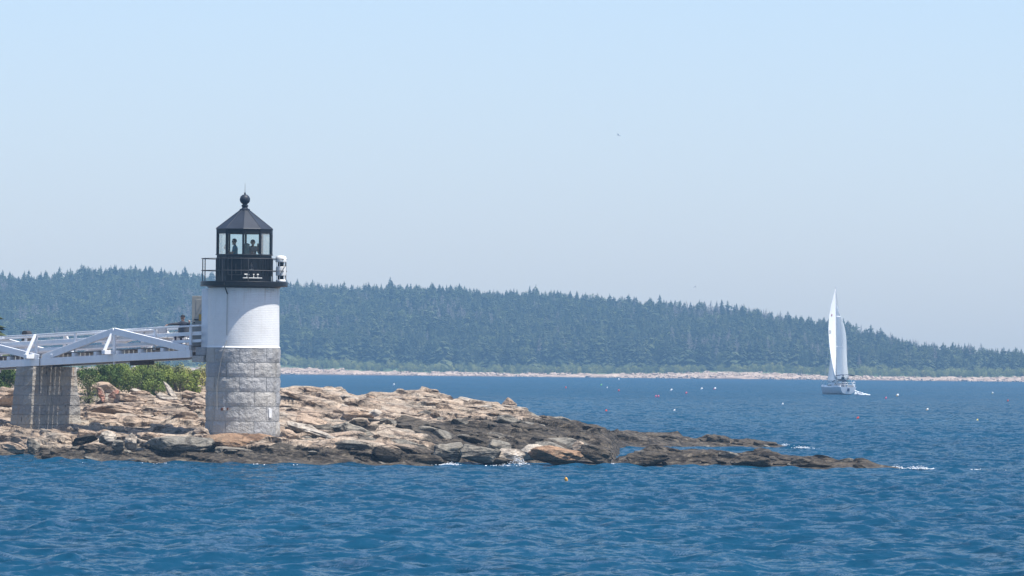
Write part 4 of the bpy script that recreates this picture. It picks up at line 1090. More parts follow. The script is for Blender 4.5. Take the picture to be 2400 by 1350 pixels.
# fog signal standing on the gallery
def build_fog_signal():
    c = T0 + Vector(((659 - 572) / PXM, -0.42, 0)); c.z = Z_GAL + 0.004
    E = empty('fog_signal', c, label='white cylindrical fog signal standing on the lighthouse gallery', category='fog signal')
    h = zt(599) - Z_GAL; k = 1 / PXM
    def prof(nm, pr, mat): MB().lathe(pr, 24).build(nm, mat, E, auto=True)
    prof('foot', [(0.20, 0), (0.205, 0.05), (0.17, 0.085)], M_PLAST)
    prof('drum', [(0.15, 0.24), (0.20, 0.25), (0.205, 0.27), (0.20, 0.60), (0.15, 0.615)], M_PLAST)
    prof('cap', [(0.15, 0.79), (0.215, 0.79), (0.222, 0.82), (0.222, h - 0.10), (0.19, h - 0.03), (0.10, h), (0.0, h + 0.005)], M_PLAST)
    prof('core', [(0.12, 0.05), (0.12, h - 0.2)], M_BLACK)
    for i in range(6):
        a = math.radians(60 * i + 15)
        MB().bar((0.175 * math.cos(a), 0.175 * math.sin(a), 0.06), (0.175 * math.cos(a), 0.175 * math.sin(a), 0.80), 0.022, 0.022).build('strut', M_PLAST, E)
    MB().tube([(-0.10, -0.235, 0.12), (0.05, -0.24, 0.42), (0.22, -0.16, 0.75)], 0.011, 6).build('cable', M_CABLE, E)
build_fog_signal()

# ================================================================== THE FOOTBRIDGE
HW = 0.925
SLOPE = 0.0450
def BZ(u): return 4.115 - SLOPE * u       # underside of the bottom chord
O_B = T0 + AX * 2.02
def LB(u, v, z): return Vector((O_B.x, O_B.y, 0)) + AX * u + PX_ * v + UP * z
M_PLANK = smat('weathered_deck_plank', (0.30, 0.265, 0.235), (0.20, 0.165, 0.145), 3.0, 0.9, 0.3, 20.0)
M_UNDER = smat('brown_stained_joist', (0.115, 0.075, 0.06), (0.07, 0.05, 0.042), 4.0, 0.9)
def build_bridge():
    Bg = empty('footbridge', LB(0, 0, BZ(0)), label='white timber truss footbridge running from the lighthouse to the land', category='bridge')
    org = Bg.location.copy()
    def mk(nm, a, b, w, h, mat=M_WHITE, parent=None, up=UP, bev=0.008):
        mb = MB(); mb.bar(Vector(a) - org, Vector(b) - org, w, h, up); return mb.build(nm, mat, parent or Bg, bevel=bev)
    U0, UM, U1, U2, U3 = 0.03, 4.50, 8.83, 13.3, 17.6
    CH = 0.30
    for sd, s in (('near', -1), ('far', 1)):
        v = s * HW
        for ua, ub, um in ((U0, U1 - 0.02, UM), (U1 + 0.02, U3, U2)):
            tr = mk('bottom_chord', LB(ua, v, BZ(ua) + CH / 2), LB(ub, v, BZ(ub) + CH / 2), 0.16, CH)
            ap = BZ(um) + 1.38
            # king-post truss above the chord
            mk('truss_diagonal', LB(ua + 0.08, v, BZ(ua) + CH + 0.02), LB(um, v, ap - 0.13), 0.14, 0.27)
            mk('truss_diagonal', LB(ub - 0.08, v, BZ(ub) + CH + 0.02), LB(um, v, ap - 0.13), 0.136, 0.27)
            mk('king_post', LB(um, v, BZ(um) + CH), LB(um, v, ap - 0.2), 0.10, 0.13, up=AX)
            mk('king_rod_end', LB(um, v, BZ(um) - 0.12), LB(um, v, BZ(um) + 0.0), 0.06, 0.06, up=AX)
        # railing
        posts = [0.20, 2.27, 4.62, 6.94, 9.27, 11.6, 13.9, 16.2]
        dk = lambda u: BZ(u) + CH + 0.20
        vi = s * (HW - 0.13)
        for i, u in enumerate(posts):
            mk('railing_post', LB(u, vi, dk(u) - 0.1), LB(u, vi, dk(u) + 0.77), 0.085, 0.10, up=AX)
        mk('top_rail', LB(-0.34, vi, dk(0) + 0.80), LB(17.6, vi, dk(17.6) + 0.80), 0.15, 0.065)
        mk('middle_rail', LB(-0.34, vi - s * 0.075, dk(0) + 0.49), LB(17.6, vi - s * 0.075, dk(17.6) + 0.49), 0.04, 0.15)
        mk('lower_rail', LB(-0.34, vi - s * 0.075, dk(0) + 0.19), LB(17.6, vi - s * 0.075, dk(17.6) + 0.19), 0.04, 0.12)
        # outriggers and raking braces
        for u in (4.62, 9.27, 13.9):
            mk('outrigger', LB(u, s * (HW - 0.3), BZ(u) + CH + 0.09), LB(u, s * (HW + 0.52), BZ(u) + CH + 0.09), 0.20, 0.17)
            mk('raking_brace', LB(u, s * (HW + 0.44), BZ(u) + CH + 0.16), LB(u, s * (HW - 0.05), dk(u) + 0.80), 0.10, 0.10, up=AX)
    # joists and deck
    u = 0.35
    while u < 17.6:
        mk('joist', LB(u, -HW - 0.10, BZ(u) + CH + 0.075), LB(u, HW + 0.10, BZ(u) + CH + 0.075), 0.15, 0.15 - 0.004)
        u += 1.30
    npl = 7; wv = 2 * (HW - 0.02) / npl
    for i in range(npl):
        v = -HW + 0.02 + wv * (i + 0.5)
        for ua, ub in ((0.02, 4.4), (4.41, 8.8), (8.81, 13.2), (13.21, 17.6)):
            mk('deck_plank', LB(ua, v, BZ(ua) + CH + 0.152 + 0.024), LB(ub, v, BZ(ub) + CH + 0.152 + 0.024), wv - 0.026, 0.045, M_PLANK, bev=0.0)
    for v in (-0.45, 0.0, 0.45):
        mk('stringer', LB(0.05, v, BZ(0) + 0.13), LB(17.6, v, BZ(17.6) + 0.13), 0.10, 0.2, M_UNDER)
    mk('pipe_sleeve', LB(2.9, -0.3, BZ(3) - 0.09), LB(4.1, -0.3, BZ(4) - 0.09), 0.25, 0.16, M_UNDER)
    mk('bolt', LB(2.95, -0.5, BZ(3) - 0.30), LB(2.95, -0.5, BZ(3) - 0.10), 0.05, 0.05, M_IRON, up=AX)
    mk('drain_pipe', LB(8.83, -HW - 0.10, BZ(8.3) - 1.2), LB(8.83, -HW - 0.10, BZ(8.3) + 0.35), 0.022, 0.022, M_IRON, up=AX)
    return Bg
BRIDGE = build_bridge()

def build_pier():
    zt_ = BZ(9.5) - 0.004
    g = P(100, 1003, 255)
    zb = g.z - 0.25
    c = LB(9.5, 0, 0)
    Pr = empty('bridge_pier', (c.x, c.y, zb), BR_ANG, label='battered granite block pier under the footbridge', category='pier')
    H = zt_ - zb; nco = 7; ch = H / nco
    rng = random.Random(3)
    # local x = along the bridge (outwards), local y = across; far side of the bridge is -y after rotation check
    ys = 1 if (Matrix.Rotation(BR_ANG, 3, 'Z') @ Vector((0, 1, 0))).dot(PX_) > 0 else -1
    core = MB(); core.add([(-0.585, -1.455, 0), (0.585, -1.455, 0), (0.585, 1.455, 0), (-0.585, 1.455, 0), (-0.46, -1.19, H - .02), (0.46, -1.19, H - .02), (0.46, 1.19, H - .02), (-0.46, 1.19, H - .02)],
             [(0, 3, 2, 1), (4, 5, 6, 7), (0, 1, 5, 4), (1, 2, 6, 5), (2, 3, 7, 6), (3, 0, 4, 7)])
    core.build('pier_core', M_GRAN2, Pr)
    for i in range(nco):
        z0, z1 = i * ch + 0.008, (i + 1) * ch - 0.008
        def half(z): t = z / H; return 0.63 - 0.13 * t, 1.50 - 0.27 * t
        n = 3 if i % 2 == 0 else 2
        cuts = sorted([-1, 1] + ([-0.33 + rng.uniform(-.1, .1), 0.35 + rng.uniform(-.1, .1)] if n == 3 else [rng.uniform(-.2, .2)]))
        for side in ((-1, 1) if i % 2 else (0,)):
            for a, b in zip(cuts[:-1], cuts[1:]):
                vs = []
                for z in (z0, z1):
                    hx, hy = half(z)
                    xa, xb = (-hx, hx) if side == 0 else ((-hx, -0.06) if side < 0 else (-0.045, hx))
                    j = 0.018
                    for (xx, yy) in ((xa, a * hy + j * 0.4), (xb, a * hy + j * 0.4), (xb, b * hy - j * 0.4), (xa, b * hy - j * 0.4)):
                        vs.append((xx, yy, z))
                # rough outer faces: split and push a little
                bm = bmesh.new(); bv = [bm.verts.new(v) for v in vs]
                for f in ((0, 3, 2, 1), (4, 5, 6, 7), (0, 1, 5, 4), (1, 2, 6, 5), (2, 3, 7, 6), (3, 0, 4, 7)): bm.faces.new([bv[q] for q in f])
                bmesh.ops.subdivide_edges(bm, edges=bm.edges[:], cuts=2, use_grid_fill=True)
                for v in bm.verts:
                    on = sum((abs(v.co.x - q) < 1e-4) for q in (xa, xb))
                    v.co += Vector((rng.uniform(-1, 1), rng.uniform(-1, 1), 0)) * 0.022
                me = bpy.data.meshes.new('granite_block'); bm.to_mesh(me); bm.free(); me.materials.append(M_GRAN2)
                link('granite_block', me, Pr)
build_pier()

# black round-topped box on the far rail
M_BOX = smat('black_weathered_box', (0.05, 0.043, 0.042), (0.03, 0.027, 0.027), 4.0, 0.6)
def build_box():
    u, v = 11.75, HW + 0.05
    z0 = BZ(u) + 0.50
    b0 = LB(u, v, z0)
    E = empty('mail_box', b0, BR_ANG, label='black round topped box standing on the far rail of the footbridge', category='box')
    h = P(60, 775, b0.y).z - z0
    mb = MB(); n = 8; w, dp = 0.185, 0.13
    prof = [(-w, h - 0.52), (w, h - 0.52), (w, h - 0.11)] + [(w * math.cos(math.pi * i / n), h - 0.11 + 0.11 * math.sin(math.pi * i / n)) for i in range(1, n)] + [(-w, h - 0.11)]
    m_ = len(prof)
    mb.add([(x, -dp, z) for x, z in prof] + [(x, dp, z) for x, z in prof], [tuple(range(m_)), tuple(range(2 * m_ - 1, m_ - 1, -1))] + [(i, m_ + i, m_ + (i + 1) % m_, (i + 1) % m_) for i in range(m_)])
    mb.build('body', M_BOX, E, bevel=0.01)
    MB().box(-0.06, 0.06, -0.05, 0.05, 0, h - 0.52).build('post', M_BOX, E)
    sgn = -1 if (Matrix.Rotation(BR_ANG, 3, 'Z') @ Vector((0, -1, 0))).y < 0 else 1
    MB().box(-0.13, 0.11, sgn * (dp + 0.001) - 0.004, sgn * (dp + 0.001) + 0.004, h - 0.46, h - 0.40).build('slot_plate', M_GREYP, E)
build_box()

# ================================================================== PEOPLE
M_SKIN = smat('skin', (0.46, 0.27, 0.19), (0.40, 0.23, 0.16), 4.0, 0.55)
M_HAIR = smat('dark_hair', (0.022, 0.016, 0.013), (0.012, 0.009, 0.008), 20.0, 0.6)
M_TEAL = smat('teal_shirt', (0.09, 0.30, 0.38), (0.06, 0.23, 0.30), 5.0, 0.85)
M_TAUPE = smat('taupe_shirt', (0.36, 0.30, 0.28), (0.28, 0.23, 0.22), 5.0, 0.85)
M_NAVY = smat('navy_jacket', (0.020, 0.026, 0.045), (0.012, 0.016, 0.028), 5.0, 0.85)
M_DARKSL = smat('dark_grey_sleeve', (0.045, 0.045, 0.055), None, 5.0, 0.85)
M_PURPLE = smat('dark_purple_trousers', (0.06, 0.035, 0.07), None, 5.0, 0.9)
M_JEANS = smat('dark_trousers', (0.05, 0.055, 0.075), None, 5.0, 0.9)
M_PHONE = smat('black_phone', (0.015, 0.015, 0.017), None, 3.0, 0.3)
M_CLOTHW = smat('white_cloth', (0.80, 0.80, 0.78), (0.70, 0.70, 0.69), 6.0, 0.8)
def remeshed(name, segs, mats, vox=0.011):
    """one continuous skin over tapered limbs; segs = (p0, p1, r0, r1, material index, flatten)"""
    mb = MB()
    for p0, p1, r0, r1, mi, fl in segs:
        p0 = Vector(p0); p1 = Vector(p1); d = p1 - p0; L = d.length
        n = 12; rings = []
        dn = d.normalized() if L > 1e-5 else Vector((0, 0, 1))
        if fl is None:
            a = dn.orthogonal().normalized(); b = dn.cross(a); fa = fb = 1.0
        else:
            ax, fa, fb = fl; a = (ax - dn * ax.dot(dn)).normalized(); b = dn.cross(a)
        prof = []
        for i in range(4): t = math.pi / 2 * (i / 4.0); prof.append((-r0 * math.cos(t), r0 * math.sin(t) if i else 1e-4))
        prof.append((0, r0))
        for i in range(1, 5): prof.append((L * i / 5, r0 + (r1 - r0) * i / 5))
        prof.append((L, r1))
        for i in range(1, 5): t = math.pi / 2 * (i / 4.0); prof.append((L + r1 * math.sin(t), max(r1 * math.cos(t), 1e-4)))
        base = len(mb.v); vs = []
        for h, r in prof:
            for k in range(n):
                t = 2 * math.pi * k / n; vs.append(p0 + dn * h + a * (r * fa * math.cos(t)) + b * (r * fb * math.sin(t)))
        fs = []
        for i in range(len(prof) - 1):
            for k in range(n): fs.append((i * n + k, i * n + (k + 1) % n, (i + 1) * n + (k + 1) % n, (i + 1) * n + k))
        mb.add(vs, fs + [tuple(range(n - 1, -1, -1)), tuple((len(prof) - 1) * n + k for k in range(n))])
    me = mb.mesh(name + '_limbs', mats[:1])
    tmp = bpy.data.objects.new(name + '_tmp', me); COL.objects.link(tmp)
    rm = tmp.modifiers.new('r', 'REMESH'); rm.mode = 'VOXEL'; rm.voxel_size = vox
    sm = tmp.modifiers.new('s', 'SMOOTH'); sm.factor = 0.5; sm.iterations = 3
    dg = bpy.context.evaluated_depsgraph_get(); dg.update()
    out = bpy.data.meshes.new_from_object(tmp.evaluated_get(dg))
    bpy.data.objects.remove(tmp, do_unlink=True); bpy.data.meshes.remove(me)
    out.name = name; out.materials.clear()
    for m_ in mats: out.materials.append(m_)
    n = len(out.polygons); c = np.empty(n * 3, np.float32); out.polygons.foreach_get('center', c); c = c.reshape(-1, 3)
    best = np.full(n, 1e9); mi_ = np.zeros(n, np.int32)
    for p0, p1, r0, r1, mi, fl in segs:
        a = np.array(p0, float); b = np.array(p1, float); d = b - a; q = max(float(d @ d), 1e-9)
        t = np.clip(((c - a) @ d) / q, 0, 1); dist = np.linalg.norm(c - (a + t[:, None] * d), axis=1) - (r0 + (r1 - r0) * t) * 1.0
        m_ = dist < best; best = np.where(m_, dist, best); mi_ = np.where(m_, mi, mi_)
    out.polygons.foreach_set('material_index', mi_); out.polygons.foreach_set('use_smooth', np.ones(n, bool)); out.update()
    return out
def hand_segs(wrist, palm_end, up, grip, mi=0):
    """palm, four unequal bent fingers and a thumb leaving the side of the palm"""
    w = Vector(wrist); p = Vector(palm_end); d = (p - w).normalized(); side = d.cross(Vector(up)).normalized(); nrm = side.cross(d)
    S = [(w, p, 0.030, 0.034, mi, (side, 1.15, 0.55))]
    for k, L in ((-1.5, 0.062), (-0.5, 0.078), (0.5, 0.082), (1.5, 0.074)):
        b = p + side * (k * 0.019); m1 = b + (d * (1 - 0.4 * grip) + nrm * (-0.7 * grip)) * L * 0.55; m2 = m1 + (d * (1 - 1.3 * grip) + nrm * (-1.0 * grip)) * L * 0.5
        S += [(b, m1, 0.0095, 0.009, mi, None), (m1, m2, 0.009, 0.0075, mi, None)]
    tb = w + d * 0.025 + side * 0.03; t1 = tb + (side * 0.7 + d * 0.7) * 0.04; t2 = t1 + (d * 0.9 + nrm * -0.5 * grip) * 0.032
    S += [(tb, t1, 0.012, 0.011, mi, None), (t1, t2, 0.011, 0.009, mi, None)]
    return S
def head_segs(c, look, mi=0):
    """skull, jaw, nose, ears and neck root; look = facing direction"""
    c = Vector(c); f = Vector(look).normalized(); s = f.cross(UP).normalized()
    return [(c + UP * 0.03 - f * 0.015, c + UP * 0.03 + f * 0.01, 0.088, 0.082, mi, None), (c - UP * 0.045 + f * 0.02, c - UP * 0.075 + f * 0.045, 0.064, 0.04, mi, None),
            (c + f * 0.085 + UP * 0.012, c + f * 0.108 - UP * 0.018, 0.009, 0.014, mi, None), (c + s * 0.082, c + s * 0.086 - UP * 0.02, 0.016, 0.012, mi, None), (c - s * 0.082, c - s * 0.086 - UP * 0.02, 0.016, 0.012, mi, None),
            (c - UP * 0.05 - f * 0.02, c - UP * 0.17 - f * 0.03, 0.052, 0.056, mi, None)]
def hair(parent, c, look, mat, long_=0.0):
    f = Vector(look).normalized(); c = Vector(c)
    rng = random.Random(3); bm = bmesh.new(); bmesh.ops.create_icosphere(bm, subdivisions=3, radius=1)
    for v in list(bm.verts):
        p = v.co.copy(); k = 0.103 + 0.010 * float(fbm(np.array([p.x * 4]), np.array([p.y * 4]), np.array([p.z * 4]), 2, 3)[0])
        face = p.dot(f)
        if face > 0.25 and p.z < 0.45: k = 0.05
        if p.z < -0.35 - long_: k = 0.04
        v.co = Vector((p.x * k, p.y * k, p.z * k * 1.02 + 0.038)) - f * 0.012
    me = bpy.data.meshes.new('hair'); bm.to_mesh(me); bm.free(); me.materials.append(mat)
    me.polygons.foreach_set('use_smooth', [True] * len(me.polygons))
    return link('hair', me, parent, c)
def glasses(parent, c, look):
    f = Vector(look).normalized(); s = f.cross(UP).normalized(); c = Vector(c); mb = MB()
    for k in (-1, 1):
        mb.frame(c + f * 0.083 + s * (k * 0.034) + UP * 0.022, s, f, UP, 0.026, 0.006, 0.018); mb.bar(c + f * 0.08 + s * (k * 0.068) + UP * 0.026, c - f * 0.01 + s * (k * 0.092) + UP * 0.02, 0.008, 0.008)
    mb.bar(c + f * 0.088 - s * 0.02 + UP * 0.03, c + f * 0.088 + s * 0.02 + UP * 0.03, 0.008, 0.008)
    mb.build('sunglasses', M_PHONE, parent)
def torso_legs(hip, neck, facing, sh, legs, mt, ml):
    f = Vector(facing).normalized(); s = f.cross(UP).normalized(); hip = Vector(hip); neck = Vector(neck)
    mid = hip.lerp(neck, 0.45); chest = hip.lerp(neck, 0.78)
    S = [(hip, mid, 0.135, 0.125, mt, (s, 1.15, 0.8)), (mid, chest, 0.13, 0.145, mt, (s, 1.15, 0.78)), (chest, neck - UP * 0.03, 0.14, 0.06, mt, (s, 1.15, 0.7))]
    for k, (a, b) in legs.items():
        h = hip + s * (k * 0.095) - UP * 0.04
        S += [(h, a, 0.085, 0.058, ml, None), (a, b, 0.056, 0.04, ml, None), (b - UP * 0.02, Vector(b) + f * 0.15 - UP * 0.035, 0.042, 0.034, ml, None)]
    for k in (-1, 1):
        S.append((chest + s * (k * 0.10) + UP * 0.09, chest + s * (k * sh) + UP * 0.085, 0.06, 0.06, mt, None))
    return S
def build_keepers():
    fl = Z_GAL + 0.035
    # person in a teal shirt, facing left, phone held up in front
    o = T0 + Vector(((546 - 571) / PXM, 0.30, 0)); look = Vector((-1, -0.10, 0)); f = look.normalized(); s = f.cross(UP)
    zh = zt(567) - fl
    c = Vector((0, 0, zh)); nk = c - UP * 0.165 - f * 0.03; hip = Vector((0, 0, 0)) - f * 0.06 + UP * 0.92
    S = head_segs(c, look) + torso_legs(hip, nk, look, 0.17, {-1: (hip + s * -0.1 - UP * 0.42 + f * 0.03, hip + s * -0.1 - UP * 0.84), 1: (hip + s * 0.1 - UP * 0.42 + f * 0.02, hip + s * 0.1 - UP * 0.84)}, 1, 2)
    tgt = Vector(((526 - 546) / PXM, -0.12, zt(577) - fl))
    for k in (-1, 1):
        sh = nk + s * (k * 0.18) - UP * 0.07; el = sh + f * 0.13 - UP * 0.25 + s * (k * 0.03); wr = tgt + s * (k * 0.05) - f * -0.05 - UP * 0.06
        S += [(sh, sh.lerp(el, 0.55), 0.055, 0.048, 1, None), (sh.lerp(el, 0.5), el, 0.045, 0.042, 0, None), (el, wr, 0.042, 0.028, 0, None)]
        S += hand_segs(wr, wr + (tgt - wr).normalized() * 0.075 + UP * 0.03, -f, 0.55)
    p = link('person', remeshed('person', S, [M_SKIN, M_TEAL, M_JEANS]), None, (o.x, o.y, fl), label='person in a teal shirt facing left inside the lantern, holding up a phone', category='person')
    p['group'] = 'visitors inside the lantern'
    hair(p, c, look, M_HAIR); glasses(p, c, look)
    mb = MB(); mb.frame(Vector((0, 0, 0)), Vector((0.35, 0, 0.94)), Vector((0, 1, 0)), Vector((0.94, 0, -0.35)), 0.085, 0.045, 0.006)
    mb.build('phone', M_PHONE, None, loc=Vector((o.x, o.y, fl)) + tgt + UP * 0.03, bevel=0.004, label='phone held up by the person in the teal shirt', category='phone')
    # person in taupe, facing us, phone held at the side
    o = T0 + Vector(((590 - 571) / PXM, 0.28, 0)); look = Vector((0.25, -1, 0)); f = look.normalized(); s = f.cross(UP)
    zh = zt(569) - fl; c = Vector((0, 0, zh)); nk = c - UP * 0.165 - f * 0.03; hip = Vector((0, 0, 0.90))
    S = head_segs(c, look) + torso_legs(hip, nk, look, 0.18, {-1: (hip + s * -0.1 - UP * 0.42 + f * 0.03, hip + s * -0.1 - UP * 0.82), 1: (hip + s * 0.1 - UP * 0.42 + f * 0.02, hip + s * 0.1 - UP * 0.82)}, 1, 2)
    tgt = Vector(((603 - 590) / PXM, -0.25, zt(581) - fl))
    for k in (-1, 1):
        sh = nk + s * (k * 0.19) - UP * 0.07
        if sh.x > 0: el = Vector((tgt.x + 0.03, -0.12, zt(592) - fl)); wr = tgt
        else: el = sh - UP * 0.27 + f * 0.06; wr = el + f * 0.2 + Vector((0.12, 0, 0.03))
        S += [(sh, el, 0.058, 0.048, 1, None), (el, wr, 0.045, 0.030, 1 if sh.x < 0 else 0, None)] + hand_segs(wr, wr + UP * 0.07, f, 0.5)
    p = link('person', remeshed('person', S, [M_SKIN, M_TAUPE, M_JEANS]), None, (o.x, o.y, fl), label='person in a taupe top facing the sea inside the lantern, hand raised beside the face', category='person')
    p['group'] = 'visitors inside the lantern'
    hair(p, c, look, M_HAIR, 0.2)
    mb = MB(); mb.frame(Vector((0, 0, 0)), Vector((1, 0, 0)), UP, Vector((0, 1, 0)), 0.036, 0.075, 0.005); mb.build('phone', M_PHONE, None, loc=Vector((o.x, o.y, fl)) + tgt + UP * 0.11 - Vector((0, 0.035, 0)), bevel=0.004, label='phone in the raised hand of the person in taupe', category='phone')
build_keepers()

# ------------------------------------------------------------------ folding chairs and the person sitting on the bridge
M_ALU = smat('pale_metal_tube', (0.55, 0.56, 0.58), (0.45, 0.46, 0.48), 6.0, 0.35, metal=0.6)
M_CANV = smat('grey_canvas', (0.13, 0.14, 0.16), (0.09, 0.10, 0.115), 6.0, 0.9)
M_CANVW = smat('white_canvas', (0.72, 0.73, 0.74), (0.62, 0.63, 0.65), 6.0, 0.9)
DECK = lambda u: BZ(u) + 0.30 + 0.152 + 0.047
def folding_chair(u, v, rz, canvas, label):
    p = LB(u, v, DECK(u))
    E = empty('folding_chair', p, rz, label=label, category='chair', group='folding chairs on the footbridge')
    w, d, hs, hb = 0.25, 0.22, 0.42, 0.86
    for s in (-1, 1):
        MB().tube([(s * w, -d, 0.008), (s * w, d, hs)], 0.012, 8).build('leg', M_ALU, E); MB().tube([(s * w * 0.93, d, 0.008), (s * w * 0.93, -d, hs + 0.02), (s * w * 0.93, -d - 0.10, hb)], 0.012, 8).build('leg', M_ALU, E)
        MB().bar((s * w, -d, 0.62), (s * w, d * 0.9, 0.62), 0.05, 0.02).build('armrest', M_ALU, E); MB().tube([(s * w, d * 0.8, hs), (s * w, d * 0.85, 0.61)], 0.01, 6).build('arm_post', M_ALU, E)
    MB().tube([(-w, d, 0.14), (w, d, 0.14)], 0.009, 6).build('stretcher', M_ALU, E)
    m2 = MB(); n = 6; vs = []
    for j in range(n + 1):
        for i in range(n + 1):
            x = -w * 0.9 + 1.8 * w * i / n; y = -d + 2 * d * j / n; vs.append((x, y, hs - 0.05 * math.sin(math.pi * i / n) * math.sin(math.pi * j / n)))
    m2.add(vs, [(j * (n + 1) + i, j * (n + 1) + i + 1, (j + 1) * (n + 1) + i + 1, (j + 1) * (n + 1) + i) for j in range(n) for i in range(n)])
    o = m2.build('seat', canvas, E, smooth=True); sd = o.modifiers.new('t', 'SOLIDIFY'); sd.thickness = 0.012
    m2 = MB(); vs = []
    for j in range(n + 1):
        for i in range(n + 1):
            x = -w * 0.88 + 1.76 * w * i / n; t = j / n; vs.append((x, -d - 0.03 - 0.07 * t - 0.04 * math.sin(math.pi * i / n), hs + 0.10 + (hb - hs - 0.10) * t))
    m2.add(vs, [(j * (n + 1) + i, j * (n + 1) + i + 1, (j + 1) * (n + 1) + i + 1, (j + 1) * (n + 1) + i) for j in range(n) for i in range(n)])
    o = m2.build('backrest', canvas, E, smooth=True); sd = o.modifiers.new('t', 'SOLIDIFY'); sd.thickness = 0.012
    return E
def build_sitter():
    u, v = 1.55, 0.0
    rz = math.radians(22)               # chair local +y is the way the sitter faces: away from us, out to sea
    folding_chair(u, v, rz, M_CANV, 'grey canvas folding chair under the person in navy on the footbridge')
    folding_chair(2.55, 0.15, math.radians(-35), M_CANVW, 'empty pale folding chair with a white bag on the footbridge')
    p = LB(2.55, 0.15, DECK(2.55))
    bm = bmesh.new(); bmesh.ops.create_icosphere(bm, subdivisions=3, radius=1)
    for q in bm.verts:
        c = q.co; k = 1 + 0.18 * float(fbm(np.array([c.x * 2.5]), np.array([c.y * 2.5]), np.array([c.z * 2.5]), 3, 9)[0]); q.co = Vector((c.x * 0.17 * k, c.y * 0.14 * k, max(c.z, -0.75) * 0.15 * k))
    me = bpy.data.meshes.new('bag'); bm.to_mesh(me); bm.free(); me.materials.append(M_CLOTHW); me.polygons.foreach_set('use_smooth', [True] * len(me.polygons))
    bag = link('bag', me, None, p + UP * 0.52, None, label='crumpled white bag lying on the empty folding chair', category='bag')
    MB().tube([(-0.06, 0, 0.12), (-0.04, 0, 0.22), (0.04, 0, 0.22), (0.06, 0, 0.12)], 0.008, 6).build('handle', M_CLOTHW, bag)
    # seated figure in local coordinates, facing +y
    hip = Vector((0, -0.06, 0.53)); nk = Vector((0.02, -0.13, 1.00)); c = nk + Vector((0.0, 0.03, 0.165)); look = Vector((-0.62, -0.55, 0.0))
    R = Matrix.Rotation(-rz, 3, 'Z')
    look = R @ Vector((-0.55, -0.75, 0.05))
    f = Vector((0, 1, 0)); s = Vector((1, 0, 0))
    S = head_segs(c, look)
    S += [(hip, hip.lerp(nk, 0.5), 0.15, 0.14, 1, (s, 1.2, 0.8)), (hip.lerp(nk, 0.45), hip.lerp(nk, 0.8), 0.14, 0.15, 1, (s, 1.2, 0.78)), (hip.lerp(nk, 0.8), nk - UP * 0.03, 0.15, 0.065, 1, (s, 1.2, 0.7))]
    for k in (-1, 1):
        h = hip + s * (k * 0.10); kn = Vector((k * 0.13, 0.38, 0.50)); an = Vector((k * 0.12, 0.36, 0.09))
        S += [(h, kn, 0.088, 0.062, 3, None), (kn, an, 0.058, 0.042, 3, None), (an - UP * 0.03, an + Vector((0, 0.15, -0.05)), 0.042, 0.034, 2, None)]
        S.append((hip.lerp(nk, 0.8) + s * (k * 0.1) + UP * 0.06, nk + s * (k * 0.21) - UP * 0.07, 0.062, 0.065, 1, None))
    shl = nk + s * -0.21 - UP * 0.07; shr = nk + s * 0.21 - UP * 0.07
    wp = lambda q: R @ q
    el = shl + wp(Vector((-0.20, -0.10, 0.0))) ; wr = shl + wp(Vector((-0.40, -0.16, -0.03)))
    S += [(shl, el, 0.062, 0.052, 2, None), (el, wr, 0.050, 0.034, 2, None)] + hand_segs(wr, wr + wp(Vector((-0.07, -0.02, -0.03))), UP, 0.4)
    er = shr + wp(Vector((0.10, -0.05, -0.22))); wr2 = shr + wp(Vector((0.07, -0.10, 0.03)))
    S += [(shr, er, 0.062, 0.052, 2, None), (er, wr2, 0.050, 0.034, 2, None)] + hand_segs(wr2, wr2 + wp(Vector((-0.015, -0.01, 0.075))), look, 0.6)
    base = LB(u, v, DECK(u))
    per = link('person', remeshed('person', S, [M_SKIN, M_NAVY, M_DARKSL, M_PURPLE]), None, base, (0, 0, rz), label='person in a navy jacket and dark cap sitting on the footbridge, one arm stretched out', category='person')
    # cap
    bm = bmesh.new(); bmesh.ops.create_uvsphere(bm, u_segments=16, v_segments=10, radius=1)
    for q in list(bm.verts):
        q.co = Vector((q.co.x * 0.104, q.co.y * 0.104, max(q.co.z, 0.0) * 0.10))
    fl_ = look.normalized(); sd = fl_.cross(UP)
    me = bpy.data.meshes.new('cap'); bm.to_mesh(me); bm.free(); me.materials.append(M_PHONE)
    cap = link('cap', me, per, c + UP * 0.055 - fl_ * 0.01, (0.0, 0.0, 0.0))
    mb = MB(); mb.add([sd * 0.08 + fl_ * 0.06, sd * -0.08 + fl_ * 0.06, sd * -0.055 + fl_ * 0.17 - UP * 0.015, sd * 0.055 + fl_ * 0.17 - UP * 0.015, sd * 0.08 + fl_ * 0.06 + UP * .01, sd * -0.08 + fl_ * 0.06 + UP * .01, sd * -0.055 + fl_ * 0.17 - UP * 0.005, sd * 0.055 + fl_ * 0.17 - UP * 0.005], [(0, 3, 2, 1), (4, 5, 6, 7), (0, 1, 5, 4), (1, 2, 6, 5), (2, 3, 7, 6), (3, 0, 4, 7)]); mb.build('peak', M_PHONE, cap)
build_sitter()

